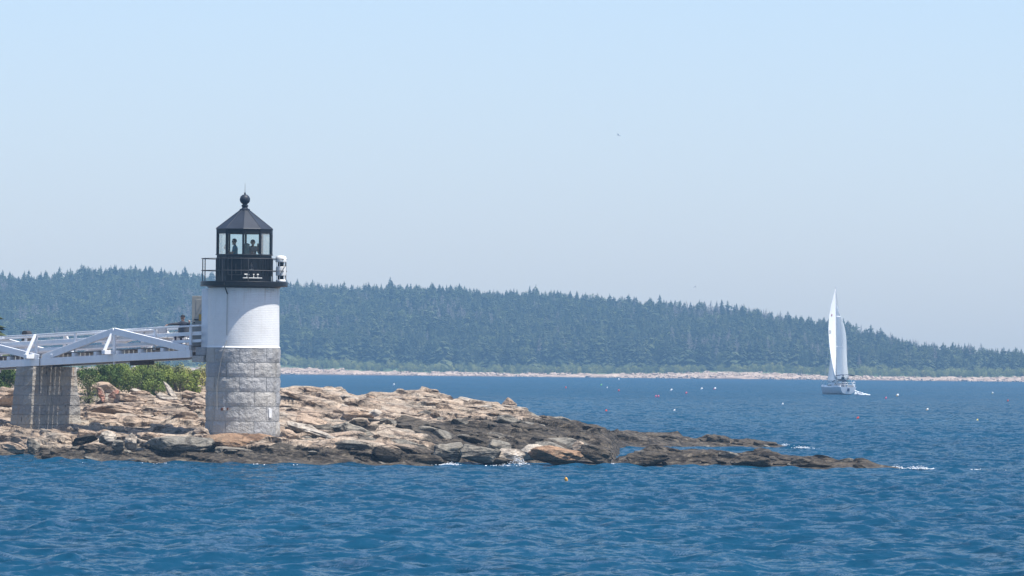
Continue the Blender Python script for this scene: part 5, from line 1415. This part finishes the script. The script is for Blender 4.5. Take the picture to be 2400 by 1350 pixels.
# ================================================================== THE SAILBOAT
M_HULL = smat('white_gelcoat', (0.80, 0.81, 0.82), (0.74, 0.75, 0.76), 2.0, 0.3)
M_TOPSIDE = smat('shade_toned_topsides', (0.58, 0.62, 0.66), (0.52, 0.56, 0.60), 2.0, 0.3)  # sides of the white hull, their shade mixed into the colour
M_STRIPE = smat('dark_blue_boot_stripe', (0.02, 0.035, 0.09), None, 3.0, 0.4)
M_CANVB = smat('dark_blue_canvas', (0.022, 0.035, 0.085), (0.015, 0.025, 0.06), 4.0, 0.8)
M_TEAK = smat('grey_teak', (0.30, 0.27, 0.23), None, 5.0, 0.8)
M_INK = smat('dark_sail_number', (0.02, 0.02, 0.03), None, 3.0, 0.6)
M_REDM = smat('red_sail_mark', (0.35, 0.05, 0.05), None, 3.0, 0.6)
def sail_mat(name, c, trans):
    m_, nt, b = base_mat(name); out = nt.nodes['Material Output']; nt.nodes.remove(b)
    df = N(nt, 'ShaderNodeBsdfDiffuse'); tr = N(nt, 'ShaderNodeBsdfTranslucent'); mx = N(nt, 'ShaderNodeMixShader'); mx.inputs[0].default_value = trans
    col = ramp(nt, noise(nt, coords(nt), 0.7, 4), [(0.3, tuple(x * 0.93 for x in c)), (0.7, c)])
    nt.links.new(col, df.inputs[0]); nt.links.new(col, tr.inputs[0]); nt.links.new(df.outputs[0], mx.inputs[1]); nt.links.new(tr.outputs[0], mx.inputs[2]); nt.links.new(mx.outputs[0], out.inputs[0])
    return m_
M_SAIL = sail_mat('white_sailcloth', (0.93, 0.93, 0.92), 0.12)
M_GENOA = sail_mat('pale_sailcloth', (0.88, 0.90, 0.90), 0.55)
SB_D = 882.0
def build_boat():
    st = P(1987, 925, SB_D); st.z = 0
    hd = math.radians(16.5)
    fw = Vector((-math.sin(hd), math.cos(hd), 0)); sd = Vector((fw.y, -fw.x, 0))       # sd = starboard (to the right)
    E = empty('sailboat', st, 0, label='white sailing yacht under full sail beyond the rocks', category='sailboat')
    def LW(s, b, z): return fw * s + sd * b + UP * z
    # hull loft
    stations = [(0.0, 1.22, 1.12, 0.10), (0.6, 1.33, 1.10, -0.05), (2.5, 1.62, 1.05, -0.3), (5.0, 1.75, 1.05, -0.4), (7.5, 1.45, 1.12, -0.35), (9.3, 0.82, 1.22, -0.2), (10.4, 0.33, 1.30, -0.05), (10.95, 0.03, 1.36, 0.25)]
    sec = []
    NSEC = 9
    for s, hb, fb, kz in stations:
        ring = []
        for i in range(NSEC):
            t = -1 + 2 * i / (NSEC - 1); a = abs(t)
            b = hb * math.copysign(min(1, (a ** 0.55)), t) if t else 0.0; z = kz + (fb - kz) * (a ** 2.2)
            ring.append(LW(s - (0.25 * (z / 1.1) if s < 0.1 else 0), b, z))
        sec.append(ring)
    vs = [p for r in sec for p in r]; fs = []
    for j in range(len(sec) - 1):
        for i in range(NSEC - 1): fs.append((j * NSEC + i, (j + 1) * NSEC + i, (j + 1) * NSEC + i + 1, j * NSEC + i + 1))
    fs.append(tuple(range(NSEC)))
    for j in range(len(sec) - 1): fs.append((j * NSEC, j * NSEC + NSEC - 1, (j + 1) * NSEC + NSEC - 1, (j + 1) * NSEC))
    mb = MB(); mb.add(vs, fs)
    tr_i = (len(sec) - 1) * (NSEC - 1); mb.m = [1 if i < tr_i else 0 for i in range(len(fs))]
    hull = mb.build('hull', [M_HULL, M_TOPSIDE], E, auto=True)
    # boot stripe just above the water
    mb = MB()
    for sgn in (-1, 1):
        for j in range(len(stations) - 1):
            (s0, h0, _, k0), (s1, h1, _, k1) = stations[j], stations[j + 1]
            fz = lambda h, fb, k, z: h * (max(z - k, 0) / (fb - k)) ** (0.25)
            q = []
            for s, h, fb, k in (stations[j], stations[j + 1]):
                for z in (0.10, 0.22):
                    q.append(LW(s, sgn * (fz(h, fb, k, max(z, k)) + 0.012), z))
            mb.add(q, [(0, 2, 3, 1)])
    mb.build('boot_stripe', M_STRIPE, hull)
    mb = MB(); mb.frame(LW(-0.20, 0.02, 0.70), sd, fw, UP, 0.16, 0.08, 0.22); mb.build('transom_step', M_STRIPE, hull)
    # cabin, coaming, cockpit
    mb = MB(); cab = []
    for s, w, z in ((3.4, 1.0, 1.6), (4.0, 1.05, 1.66), (6.6, 0.8, 1.55), (7.6, 0.45, 1.34)):
        cab += [LW(s, -w, 1.0), LW(s, -w * 0.85, z), LW(s, w * 0.85, z), LW(s, w, 1.0)]
    mb.add(cab, [(j * 4 + i, j * 4 + i + 1, j * 4 + 5 + i, j * 4 + 4 + i) for j in range(3) for i in range(3)] + [(3, 2, 1, 0), (12, 13, 14, 15)]); cabin = mb.build('cabin', M_HULL, E)
    for sgn in (-1, 1):
        mb = MB(); mb.bar(LW(4.3, sgn * 0.985, 1.36), LW(6.3, sgn * 0.85, 1.34), 0.05, 0.16); mb.build('window', M_PHONE, cabin)
        mb = MB(); mb.bar(LW(0.25, sgn * 1.08, 1.20), LW(3.4, sgn * 1.2, 1.20), 0.16, 0.26); mb.build('coaming', M_HULL, E)
    mb = MB(); mb.frame(LW(1.8, 0, 1.10), fw, sd, UP, 1.5, 0.95, 0.03); mb.build('cockpit_floor', M_TEAK, E)
    mb = MB(); mb.tube([LW(0.9, 0.0, 1.1), LW(0.9, 0.0, 1.9)], 0.06, 8); mb.tube([LW(0.85 , 0.45 * math.cos(t), 1.85 + 0.45 * math.sin(t)) for t in [2 * math.pi * i / 16 for i in range(17)]], 0.02, 5); mb.build('wheel', M_ALU, E)
    # bimini and sprayhood
    for nm, s0, s1, w, z0, z1 in (('bimini', 0.3, 2.3, 1.15, 2.75, 2.92), ('sprayhood', 2.9, 3.9, 1.05, 2.05, 2.25)):
        m2 = MB(); n = 8; vs = []
        for j in range(3):
            s = s0 + (s1 - s0) * j / 2
            for i in range(n + 1):
                t = -1 + 2 * i / n; vs.append(LW(s, w * t, z1 - (z1 - z0) * t * t * (1.3 if j == 1 else 1.0) - (0.25 if (nm == 'sprayhood' and j == 2) else 0)))
        m2.add(vs, [(j * (n + 1) + i, j * (n + 1) + i + 1, (j + 1) * (n + 1) + i + 1, (j + 1) * (n + 1) + i) for j in range(2) for i in range(n)])
        o = m2.build(nm, M_CANVB, E, smooth=True); q = o.modifiers.new('t', 'SOLIDIFY'); q.thickness = 0.03
        for sgn in (-1, 1):
            mb = MB(); mb.tube([LW((s0 + s1) / 2, sgn * 1.2, 1.25), LW(s0, sgn * w, z0)], 0.02, 5); mb.tube([LW((s0 + s1) / 2, sgn * 1.2, 1.25), LW(s1, sgn * w, z0)], 0.02, 5); mb.build('bow_tube', M_ALU, o)
    # pushpit, stanchions, lifelines, pulpit
    pts = [LW(1.2, -1.42, 1.75), LW(0.1, -1.18, 1.75), LW(-0.1, 0, 1.75), LW(0.1, 1.18, 1.75), LW(1.2, 1.42, 1.75)]
    mb = MB(); mb.tube(pts, 0.02, 6); mb.tube([p - UP * 0.3 for p in pts], 0.015, 6)
    for p in pts: mb.tube([p, p - UP * 0.7], 0.018, 5)
    mb.build('pushpit', M_ALU, E)
    for sgn in (-1, 1):
        sp = [(2.6, 1.6), (4.2, 1.7), (5.8, 1.66), (7.4, 1.44), (9.0, 0.92)]
        for s, b in sp: mb = MB(); mb.tube([LW(s, sgn * b, 1.05), LW(s, sgn * b, 1.75)], 0.015, 5); mb.build('stanchion', M_ALU, E)
        for dz in (0.0, 0.33):
            mb = MB(); mb.tube([LW(1.2, sgn * 1.42, 1.74 - dz)] + [LW(s, sgn * b, 1.74 - dz) for s, b in sp] + [LW(10.4, sgn * 0.35, 1.85 - dz)], 0.010, 4); mb.build('lifeline', M_ALU, E)
    mb = MB(); mb.tube([LW(9.6, -0.65, 1.3), LW(9.7, -0.62, 1.9), LW(10.9, 0, 1.98), LW(9.7, 0.62, 1.9), LW(9.6, 0.65, 1.3)], 0.022, 6); mb.build('pulpit', M_ALU, E)
    mb = MB(); mb.tube([LW(0.05, 0.95 + 0.16 * math.cos(t), 1.62 + 0.22 * math.sin(t)) for t in [math.pi * (0.2 + 1.6 * i / 12) for i in range(13)]], 0.06, 8); mb.build('horseshoe_buoy', M_HULL, E)
    # mast, boom, spreaders, stays
    MS = 6.4
    foot = LW(MS, 0, 1.4); top = P(1958.6, 676, SB_D + 6) - st
    foot = P(1960.5, 900, SB_D + 6.2) - st; foot.z = 1.3
    mb = MB(); mb.tube([foot, top], [0.09, 0.06], 8); mast = mb.build('mast', M_ALU, E)
    mb = MB(); mb.tube([top, top + UP * 0.55], 0.012, 5); mb.tube([top + UP * 0.1, top + UP * 0.12 + Vector((-0.35, 0, 0.25))], 0.01, 5); mb.build('wind_vane', M_ALU, mast)
    for px, py, w in ((1969, 742, 11), (1968, 812.5, 19)):
        c = foot.lerp(top, ((P(1959, py, SB_D + 6) - st).z - foot.z) / (top.z - foot.z))
        mb = MB(); mb.tube([c + sd * -(w / 16.3), c + UP * 0.05, c + sd * (w / 16.3)], 0.035, 5); mb.build('spreader', M_HULL, mast)
    mb = MB()
    for sgn in (-1, 1):
        for py, w in ((742, 0.65), (812.5, 1.1)):
            c = foot.lerp(top, ((P(1959, py, SB_D + 6) - st).z - foot.z) / (top.z - foot.z)); mb.tube([LW(MS - 0.3, sgn * 1.5, 1.05), c + sd * (sgn * w), top.lerp(foot, 0.02)], 0.012, 4)
    mb.tube([top, LW(0.0, 0, 1.2)], 0.010, 4)
    mb.build('rigging', M_ALU, E)
    z_b = (P(1960, 888, SB_D) - st).z
    gn = foot + (top - foot) * ((z_b - foot.z) / (top.z - foot.z))
    clew = (P(1961, 888, SB_D + 1.6) - st)
    mb = MB(); mb.tube([gn, gn + (clew - gn) * 1.06], 0.07, 8); mb.build('boom', M_ALU, E)
    def sail(nm, mat, fn, nu=14, nv=28):
        m2 = MB(); vs = [fn(i / nu, j / nv) for j in range(nv + 1) for i in range(nu + 1)]
        m2.add(vs, [(j * (nu + 1) + i, j * (nu + 1) + i + 1, (j + 1) * (nu + 1) + i + 1, (j + 1) * (nu + 1) + i) for j in range(nv) for i in range(nu)])
        o = m2.build(nm, mat, E, smooth=True); q = o.modifiers.new('t', 'SOLIDIFY'); q.thickness = 0.012; return o
    # mainsail: the leech falls off to the left with twist, belly to the left
    lee = [(888, 1961, 1.6), (880, 1957, 1.7), (860, 1952, 2.0), (830, 1946.5, 2.4), (800, 1943, 2.8), (770, 1941.5, 3.3), (740, 1943.5, 3.9), (715, 1948, 4.5), (695, 1953, 5.2), (677, 1958, 5.9)]
    def main_fn(c, h):
        lu = gn.lerp(top, h); py = 888 - (888 - 677) * h
        px = np.interp(-py, [-a for a, _, _ in lee], [b for _, b, _ in lee]); dp = np.interp(-py, [-a for a, _, _ in lee], [d for _, _, d in lee])
        le = P(float(px), py, SB_D + float(dp)) - st
        q = lu.lerp(le, c); bel = math.sin(math.pi * c) * (1 - h) ** 0.6 * 0.28
        return q + Vector((-bel, -0.1 * bel, 0))
    ms = sail('mainsail', M_SAIL, main_fn)
    tk = P(1939, 897, SB_D + 10.5) - st; hdp = P(1960.5, 716, SB_D + 6.9) - st; cl = P(1989, 885, SB_D + 3.2) - st
    leech = [(885, 1989), (860, 1986), (830, 1984.3), (800, 1983.8), (780, 1982), (765, 1979), (750, 1974), (735, 1968), (716, 1960.8)]
    def genoa_fn(c, h):
        lu = tk.lerp(hdp, h); py = 885 - (885 - 716) * h
        px = np.interp(-py, [-a for a, _ in leech], [b for _, b in leech]); dq = 3.2 + 3.5 * h
        le = P(float(px), py, SB_D + dq) - st
        q = lu.lerp(le, c); bel = math.sin(math.pi * c) * (1 - h) * 0.9
        return q + Vector((bel * 0.45, bel * 0.9, 0)) - UP * (0.25 * math.sin(math.pi * c) * (1 - h) ** 4)
    sail('genoa', M_GENOA, genoa_fn)
    mb = MB(); mb.tube([LW(10.9, 0, 1.36), hdp + UP * 0.4], 0.015, 4); mb.build('forestay', M_ALU, E)
    # number and mark on the mainsail
    def on_main(px, py):
        h = (888 - py) / (888 - 677.0)
        lu = gn.lerp(top, h); best = None
        for i in range(60):
            q = main_fn(i / 59, h); dd = abs((q + st).x / (q + st).y * F + 1200 - px - 0.0)
            if best is None or dd < best[0]: best = (dd, q, i / 59, h)
        return best[1], best[2], best[3]
    q, c_, h_ = on_main(1946, 779)
    e1 = (main_fn(c_ - 0.05, h_) - main_fn(c_ + 0.05, h_)).normalized(); nr = e1.cross(UP).normalized()
    if nr.y > 0: nr = -nr
    cu = bpy.data.curves.new('sail_number', 'FONT'); cu.body = '51'; cu.size = 0.75; cu.align_x = 'CENTER'; cu.align_y = 'CENTER'; cu.extrude = 0.004; cu.materials.append(M_INK)
    tmp = bpy.data.objects.new('tmp_number', cu); COL.objects.link(tmp); dg = bpy.context.evaluated_depsgraph_get(); dg.update()
    nm_ = bpy.data.meshes.new_from_object(tmp.evaluated_get(dg)); bpy.data.objects.remove(tmp, do_unlink=True)
    if not nm_.materials: nm_.materials.append(M_INK)
    t = link('sail_number', nm_, ms, q + nr * 0.05)
    zz = nr; xx = UP.cross(zz).normalized(); yy = zz.cross(xx)
    t.rotation_euler = Matrix((xx, yy, zz)).transposed().to_euler()
    t.scale = (1.6, 1, 1)
    q, c_, h_ = on_main(1949.8, 739)
    mb = MB(); mb.frame(q + nr * 0.04, xx, zz, yy, 0.2, 0.01, 0.16); mb.build('sail_mark', M_REDM, ms)
    # crew
    rng = random.Random(2)
    for i, (s, b, mt, lab) in enumerate(((1.1, -0.35, M_NAVY, 'sailor in dark clothes at the wheel of the yacht'), (2.3, -0.9, M_CLOTHW, 'sailor in white sitting on the port side of the yacht cockpit'), (2.4, 0.85, M_TEAL, 'sailor in blue sitting on the starboard side of the yacht cockpit'))):
        stand = i == 0
        hz = 0.90 if stand else 0.30
        hip = Vector((0, 0, hz)); nk = hip + UP * 0.50; c = nk + UP * 0.16
        S = head_segs(c, fw) + [(hip, nk - UP * 0.1, 0.14, 0.15, 1, (sd, 1.15, 0.8)), (nk - UP * 0.12, nk, 0.15, 0.06, 1, (sd, 1.15, 0.7))]
        for k in (-1, 1):
            kn = hip + sd * (k * 0.1) + (fw * 0.02 - UP * 0.43 if stand else fw * 0.40); an = kn - UP * (0.43 if stand else 0.34)
            an.z = max(an.z, 0.04)
            S += [(hip + sd * (k * 0.1), kn, 0.085, 0.06, 2, None), (kn, an, 0.055, 0.045, 2, None)]
            sh = nk + sd * (k * 0.2) - UP * 0.08; el = sh + fw * 0.12 - UP * 0.24; wr = el + fw * 0.24
            S += [(sh, el, 0.055, 0.05, 1, None), (el, wr, 0.045, 0.035, 0, None)] + hand_segs(wr, wr + fw * 0.07, UP, 0.5)
        base = st + LW(s, b, 1.135 if stand else 1.33)
        o = link('person', remeshed('person', S, [M_SKIN, mt, M_JEANS], 0.02), None, base, label=lab, category='person', group='crew of the sailing yacht')
        hair(o, c, fw, M_HAIR)
    return E, st
BOAT, BOAT_ST = build_boat()

# ================================================================== BUOYS, FOAM, BIRDS, SHRUBS
def buoy_mat(name, c): return smat(name, c, tuple(x * 0.85 for x in c), 3.0, 0.5)
BM = {k: buoy_mat('buoy_' + k, c) for k, c in dict(orange=(0.85, 0.44, 0.08), red=(0.62, 0.05, 0.03), pink=(0.70, 0.12, 0.20), white=(0.85, 0.84, 0.82), yellow=(0.75, 0.62, 0.18), green=(0.18, 0.55, 0.18)).items()}
def lobster_buoy(px, py, c1, c2, label, tilt=0.3, r=0.13):
    d = sea_d(px, py); p = P(px, py, d); p.z = 0.0
    r = r * 0.55
    E = empty('lobster_buoy', p, 0.0, label=label, category='buoy', group='lobster buoys on the sea')
    rot = (0.25, tilt, 0.4)
    MB().lathe([(0.02, -1.5 * r), (r * 0.75, -1.2 * r), (r, -0.6 * r), (r, 0.3 * r)], 16).build('float', BM[c1], E, rot=rot, auto=True)
    MB().lathe([(r, 0.3 * r), (r, 0.9 * r), (r * 0.85, 1.35 * r), (r * 0.35, 1.75 * r), (0.02, 1.8 * r)], 16).build('float_top', BM[c2], E, rot=rot, auto=True)
    MB().tube([(0, 0, 1.7 * r), (0, 0, 2.8 * r)], 0.018, 6).build('spindle', M_TEAK, E, rot=rot)
    for ch in E.children: ch.location = (0, 0, 0.6 * r)
LBY = lobster_buoy
LBY(1327, 1127, 'orange', 'orange', 'single orange yellow buoy nearest to us below the rocks', -0.45, 0.10)
LBY(2010, 982, 'red', 'red', 'red buoy below the yacht, largest of the red ones', 0.6, 0.15)
LBY(2173, 962, 'orange', 'white', 'white and orange buoy to the right below the yacht', 0.5, 0.17)
LBY(2103, 929, 'orange', 'white', 'pale orange and white buoy just right of the yacht wake', 0.5, 0.28)
LBY(2076, 935, 'pink', 'pink', 'pink buoy beside the pale orange one near the yacht wake', 0.2, 0.20)
LBY(2290, 987, 'white', 'yellow', 'pale yellow buoy near the right edge, low on the water', 0.4, 0.13)
LBY(2326, 923, 'yellow', 'white', 'pale yellow buoy far out near the right edge', 0.2, 0.22)
LBY(2362, 941, 'red', 'red', 'small red buoy closest to the right edge', 0.2, 0.16)
LBY(1834, 949, 'white', 'white', 'small white buoy alone left of the yacht', 0.2, 0.16)
LBY(1420, 966, 'pink', 'red', 'pink buoy above the far reef, lowest of the pink ones', 0.3, 0.17)
LBY(1580, 964, 'white', 'white', 'white buoy above the middle of the far reef', 0.5, 0.14)
LBY(1537, 931, 'pink', 'pink', 'left one of a touching pair of pink buoys', 0.2, 0.20)
LBY(1543, 931, 'pink', 'pink', 'right one of a touching pair of pink buoys', 0.1, 0.20)
LBY(1573, 916, 'white', 'white', 'bright white slanting buoy right of the pink pair', 0.6, 0.26)
LBY(1608, 923, 'red', 'pink', 'pink red buoy between the white ones beyond the pink pair', 0.4, 0.22)
LBY(1644, 913, 'white', 'white', 'left white buoy of two side by side far out', 0.6, 0.26)
LBY(1675, 913, 'pink', 'white', 'white buoy with a pink foot, right of two side by side far out', 0.6, 0.30)
LBY(1450, 917, 'red', 'red', 'red buoy far out above the start of the far reef', 0.2, 0.22)
LBY(1423, 910, 'white', 'white', 'tiny white buoy beside the green one', 0.1, 0.18)
LBY(1409, 904, 'green', 'green', 'green buoy, the only green one', 0.2, 0.26)
LBY(1326, 910, 'red', 'red', 'leftmost red buoy beyond the crest of the rocks', 0.1, 0.22)
LBY(1450, 891, 'white', 'white', 'white buoy close under the far beach', 0.1, 0.36)
LBY(923, 903, 'white', 'white', 'white buoy behind the rocks right of the lighthouse', 0.2, 0.26)

M_FOAM = smat('sea_foam', (0.70, 0.73, 0.76), (0.56, 0.60, 0.64), 8.0, 0.7)
def foam(spots, label, seed, cat='foam'):
    """drops and flecks of broken water"""
    rng = random.Random(seed); mb = MB()
    for px, py, w, h, n in spots:
        d = sea_d(px, py); k = d / F
        for i in range(n):
            t = rng.gauss(0, 0.38); x = px + t * w / 2
            z = abs(rng.gauss(0, 0.45)) * h * k * max(0.15, 1 - abs(t)); dd = d + rng.uniform(-0.35, 0.25)
            p = P(x, py, dd); p.z = 0.03 + z
            s = rng.uniform(0.008, 0.028) * (1.3 if z < 0.04 else 0.8)
            a = rng.random() * 6.28; e = Vector((math.cos(a), math.sin(a), rng.uniform(-.3, .3))) * s * rng.uniform(0.8, 2.2); f = Vector((-math.sin(a), math.cos(a), 0.2)) * s; g = UP * s * rng.uniform(0.5, 1.0)
            mb.add([p + e, p + f, p - e, p - f, p + g, p - g], [(0, 1, 4), (1, 2, 4), (2, 3, 4), (3, 0, 4), (1, 0, 5), (2, 1, 5), (3, 2, 5), (0, 3, 5)])
    mb.build('sea_foam', M_FOAM, kind='stuff', label=label, category=cat)
foam([(1212, 1091, 60, 24, 300), (1190, 1094, 120, 4, 70)], 'white splash breaking against the shoreline boulders', 1)
foam([(1055, 1092, 62, 7, 260)], 'low white foam at the foot of the tall blunt grey boulder', 2)
foam([(1428, 1091, 34, 10, 130)], 'small splash at the foot of the dark pyramid boulder', 3)
foam([(2150, 1101, 110, 8, 170), (2100, 1098, 46, 9, 80), (2290, 1103, 160, 2, 16)], 'white water breaking over the tip of the near reef', 4)
foam([(1880, 1052, 60, 7, 110), (1840, 1046, 40, 8, 60)], 'white water breaking over the tip of the far reef', 5)
foam([(640, 1091, 200, 2, 16), (330, 1088, 260, 2, 14)], 'few flecks of foam along the waterline below the lighthouse', 6)
def wake():
    rng = random.Random(9); mb = MB()
    for i in range(170):
        t = rng.random(); px = 2004 + 34 * t; py = 917 + 9 * t + rng.gauss(0, 1.6) * (1 - 0.5 * t); d = SB_D - 2 - 10 * t + rng.uniform(-2, 2)
        p = P(px, py, d); p.z = rng.random() ** 2 * 0.6 * (1 - t) + 0.05; s = rng.uniform(0.04, 0.13)
        mb.add([p + Vector((s * 1.6, 0, 0)), p + Vector((0, s, 0)), p - Vector((s * 1.6, 0, 0)), p - Vector((0, s, 0)), p + UP * s * 0.7, p - UP * s * 0.7], [(0, 1, 4), (1, 2, 4), (2, 3, 4), (3, 0, 4), (1, 0, 5), (2, 1, 5), (3, 2, 5), (0, 3, 5)])
    mb.build('wake', M_FOAM, kind='stuff', label='short white wake behind the yacht', category='wake')
wake()

M_GULL = smat('gull_white', (0.82, 0.82, 0.82), None, 4.0, 0.7); M_GULLG = smat('gull_grey', (0.55, 0.57, 0.60), None, 4.0, 0.7)
def gull(px, py, d, rz, label, bank=0.4):
    p = P(px, py, d); mb = MB()
    g = empty('gull', p, rz, label=label, category='bird', group='gulls in flight'); g.rotation_euler = (0.0, bank, rz)
    mb.tube([(0, -0.24, 0), (0, -0.1, 0.01), (0, 0.08, 0.02), (0, 0.2, 0.03), (0, 0.27, 0.02), (0, 0.32, 0.01)], [0.02, 0.06, 0.075, 0.05, 0.04, 0.008], 8); mb.build('body', M_GULL, g, smooth=True)
    for s in (-1, 1):
        mb = MB(); mb.add([(0, 0.12, 0.04), (s * 0.3, 0.16, 0.16), (s * 0.68, 0.0, 0.06), (s * 0.32, -0.02, 0.15), (0, -0.1, 0.04), (0, 0.1, 0.02), (s * 0.3, 0.14, 0.14), (s * 0.32, 0.0, 0.13), (0, -0.08, 0.02)], [(0, 1, 3, 4), (1, 2, 3), (5, 8, 7, 6), (6, 7, 2), (0, 5, 6, 1), (1, 6, 2), (3, 2, 7), (4, 3, 7, 8)]); mb.build('wing', M_GULLG if s < 0 else M_GULL, g)
    mb = MB(); mb.add([(0, -0.2, 0.01), (0.06, -0.34, 0.0), (-0.06, -0.34, 0.0), (0, -0.3, 0.015)], [(0, 1, 3), (0, 3, 2), (1, 2, 3), (0, 2, 1)]); mb.build('tail', M_GULL, g)
gull(1450, 317, 1150, 0.9, 'gull gliding alone high in the sky')
gull(1629, 673, 1500, 2.2, 'tiny gull just above the crest of the far wood')

# shrubs and grass on the point
def leafy(name, c1, c2): return leaf_mat(name, c1, c2, 2.0)
M_L1 = leafy('green_leaves', (0.165, 0.22, 0.055), (0.075, 0.115, 0.028)); M_L2 = leafy('yellow_green_leaves', (0.21, 0.225, 0.085), (0.115, 0.135, 0.05)); M_STEM = smat('woody_stem', (0.11, 0.085, 0.06), None, 6.0, 0.9)
def shrub(x0, y0, x1, y1, d, seed, mat, label, n=5200, leaf=0.042):
    rng = random.Random(seed)
    w = (x1 - x0) * d / F; h = (y1 - y0) * d / F; b = P((x0 + x1) / 2, y1, d)
    E = empty('shrub', b, 0.0, label=label, category='shrub', group='shrubs on the rocky point')
    mb = MB()
    tips = []
    for i in range(12):
        a = rng.random() * 6.28; r = rng.random() ** 0.5 * 0.42; tp = Vector((math.cos(a) * r * w, math.sin(a) * r * w * 0.6, h * rng.uniform(0.55, 0.95) * (1 - 0.7 * r * r)))
        mb.tube([(tp.x * 0.1, tp.y * 0.1, -0.25), tp * 0.5, tp], [0.02, 0.012, 0.005], 4); tips.append(tp)
    mb.build('stems', M_STEM, E)
    mb = MB(); lob = [(t, rng.uniform(0.16, 0.30)) for t in tips] + [(Vector((rng.uniform(-.42, .42) * w, rng.uniform(-.25, .25) * w, rng.uniform(-0.05, 0.55) * h)), rng.uniform(0.18, 0.34)) for _ in range(22)]
    for i in range(n):
        c, r = rng.choice(lob); r *= min(h * 1.2, 1.1)
        v = Vector((rng.gauss(0, 1), rng.gauss(0, 1), rng.gauss(0, 0.85))).normalized(); p = c + v * r * rng.uniform(0.5, 1.05)
        if p.z < -0.3: continue
        nr = (v + Vector((rng.uniform(-.8, .8), rng.uniform(-.8, .8), rng.uniform(0, 1)))).normalized(); a = nr.orthogonal().normalized(); a.rotate(Matrix.Rotation(rng.random() * 6.28, 3, nr)); bb = nr.cross(a); s = leaf * rng.uniform(0.6, 1.3)
        mb.add([p - a * s, p + bb * s * 0.5 + nr * s * 0.12, p + a * s, p - bb * s * 0.5 + nr * s * 0.12], [(0, 1, 3), (1, 2, 3)])
    mb.build('leaves', mat, E)
S_ = shrub
S_(180, 846, 300, 900, 272, 1, M_L1, 'leafy green shrub beside the bridge pier')
S_(240, 844, 360, 890, 277, 2, M_L1, 'dense green shrub in the middle behind the bridge')
S_(280, 862, 392, 918, 270, 3, M_L1, 'dark green shrub reaching down into the rubble')
S_(330, 852, 440, 902, 275, 4, M_L2, 'yellow green shrub between the rubble and the leaning slab')
S_(392, 858, 500, 905, 276, 5, M_L2, 'yellowish shrub next to the lighthouse behind the bridge end')
S_(186, 880, 232, 945, 268, 6, M_L2, 'thin yellow green shrub at the foot of the pier', 900)
S_(-20, 856, 48, 905, 272, 7, M_L1, 'green shrub under the bridge at the picture edge')
S_(-60, 850, 20, 890, 280, 8, M_L2, 'pale shrub behind the pier at the picture edge')
S_(215, 852, 330, 902, 274, 9, M_L1, 'broad green shrub between the pier shrub and the dense middle one')
S_(300, 850, 410, 896, 279, 10, M_L1, 'green shrub on the crest behind the yellow green one')
S_(370, 866, 470, 912, 273, 11, M_L1, 'low green shrub in front of the yellowish one by the lighthouse')
S_(420, 868, 492, 900, 279, 12, M_L2, 'small pale shrub half hidden by the lighthouse base')
def tuft(px, py, d, w, h, seed, label):
    rng = random.Random(seed); b = P(px, py, d); mb = MB()
    for i in range(160):
        x = rng.gauss(0, 0.35) * w; y = rng.gauss(0, 0.3) * w; a = rng.random() * 6.28; L = h * rng.uniform(0.5, 1.1); bd = L * rng.uniform(0.1, 0.5); s = 0.010
        d0 = Vector((math.cos(a), math.sin(a), 0)); q = Vector((-d0.y, d0.x, 0)) * s; p = Vector((x, y, -0.08))
        mb.add([p - q, p + q, p + d0 * bd * 0.4 + UP * L * 0.7 + q * 0.7, p + d0 * bd * 0.4 + UP * L * 0.7 - q * 0.7, p + d0 * bd + UP * L], [(0, 1, 2, 3), (3, 2, 4)])
    mb.build('grass_tuft', M_L2, None, loc=b, label=label, category='grass tuft', group='grass tufts on the point')
tuft(418, 966, 266.5, 0.5, 0.5, 1, 'green grass tuft below the tall leaning slab')
tuft(450, 972, 266, 0.8, 0.25, 2, 'low grass tuft beside the lighthouse base')
tuft(684, 922, 277, 0.8, 0.3, 3, 'small grass tuft on the crest right of the lighthouse')
# spruce at the picture edge
def edge_tree():
    d = 290.0; b = P(-44, 868, d); top = P(-44, 640, d); h = top.z - b.z
    E = empty('edge_spruce', b, 0.7, label='dark spruce at the edge of the picture reaching in with its branch tips', category='tree')
    E.name = 'spruce_tree'
    me = spruce_mesh(77, 22, 0.30)
    bm = bmesh.new(); bm.from_mesh(me)
    fr = [f for f in bm.faces if f.material_index == 1]
    me2 = bpy.data.meshes.new('trunk'); b2 = bm.copy(); bmesh.ops.delete(b2, geom=[f for f in b2.faces if f.material_index == 0], context='FACES'); b2.to_mesh(me2); b2.free()
    bmesh.ops.delete(bm, geom=fr, context='FACES'); bm.to_mesh(me); bm.free()
    for q in (me2,):
        for m_ in (M_SPRUCE, M_BARK): q.materials.append(m_)
    me.name = 'crown'
    for nm, q in (('crown', me), ('trunk', me2)):
        o = link(nm, q, E); o.scale = (h, h, h)
edge_tree()
# small pale hut at the back of the far beach
def hut():
    b = P(1234, 866, SHORE + 34); E = empty('hut', (b.x, b.y, float(hill_z(np.array([b.x]), np.array([b.y]))[0]) - 0.1), 0.2, label='small pale hut at the back of the far beach', category='hut')
    MB().box(-0.8, 0.8, -0.6, 0.6, 0, 1.0).build('wall', M_CLOTHW, E)
    MB().add([(-0.95, -0.75, 1.0), (0.95, -0.75, 1.0), (0.95, 0.75, 1.0), (-0.95, 0.75, 1.0), (-0.95, 0, 1.5), (0.95, 0, 1.5)], [(0, 1, 5, 4), (2, 3, 4, 5), (0, 4, 3), (1, 2, 5), (3, 2, 1, 0)]).build('roof', M_ROOF, E)
hut()
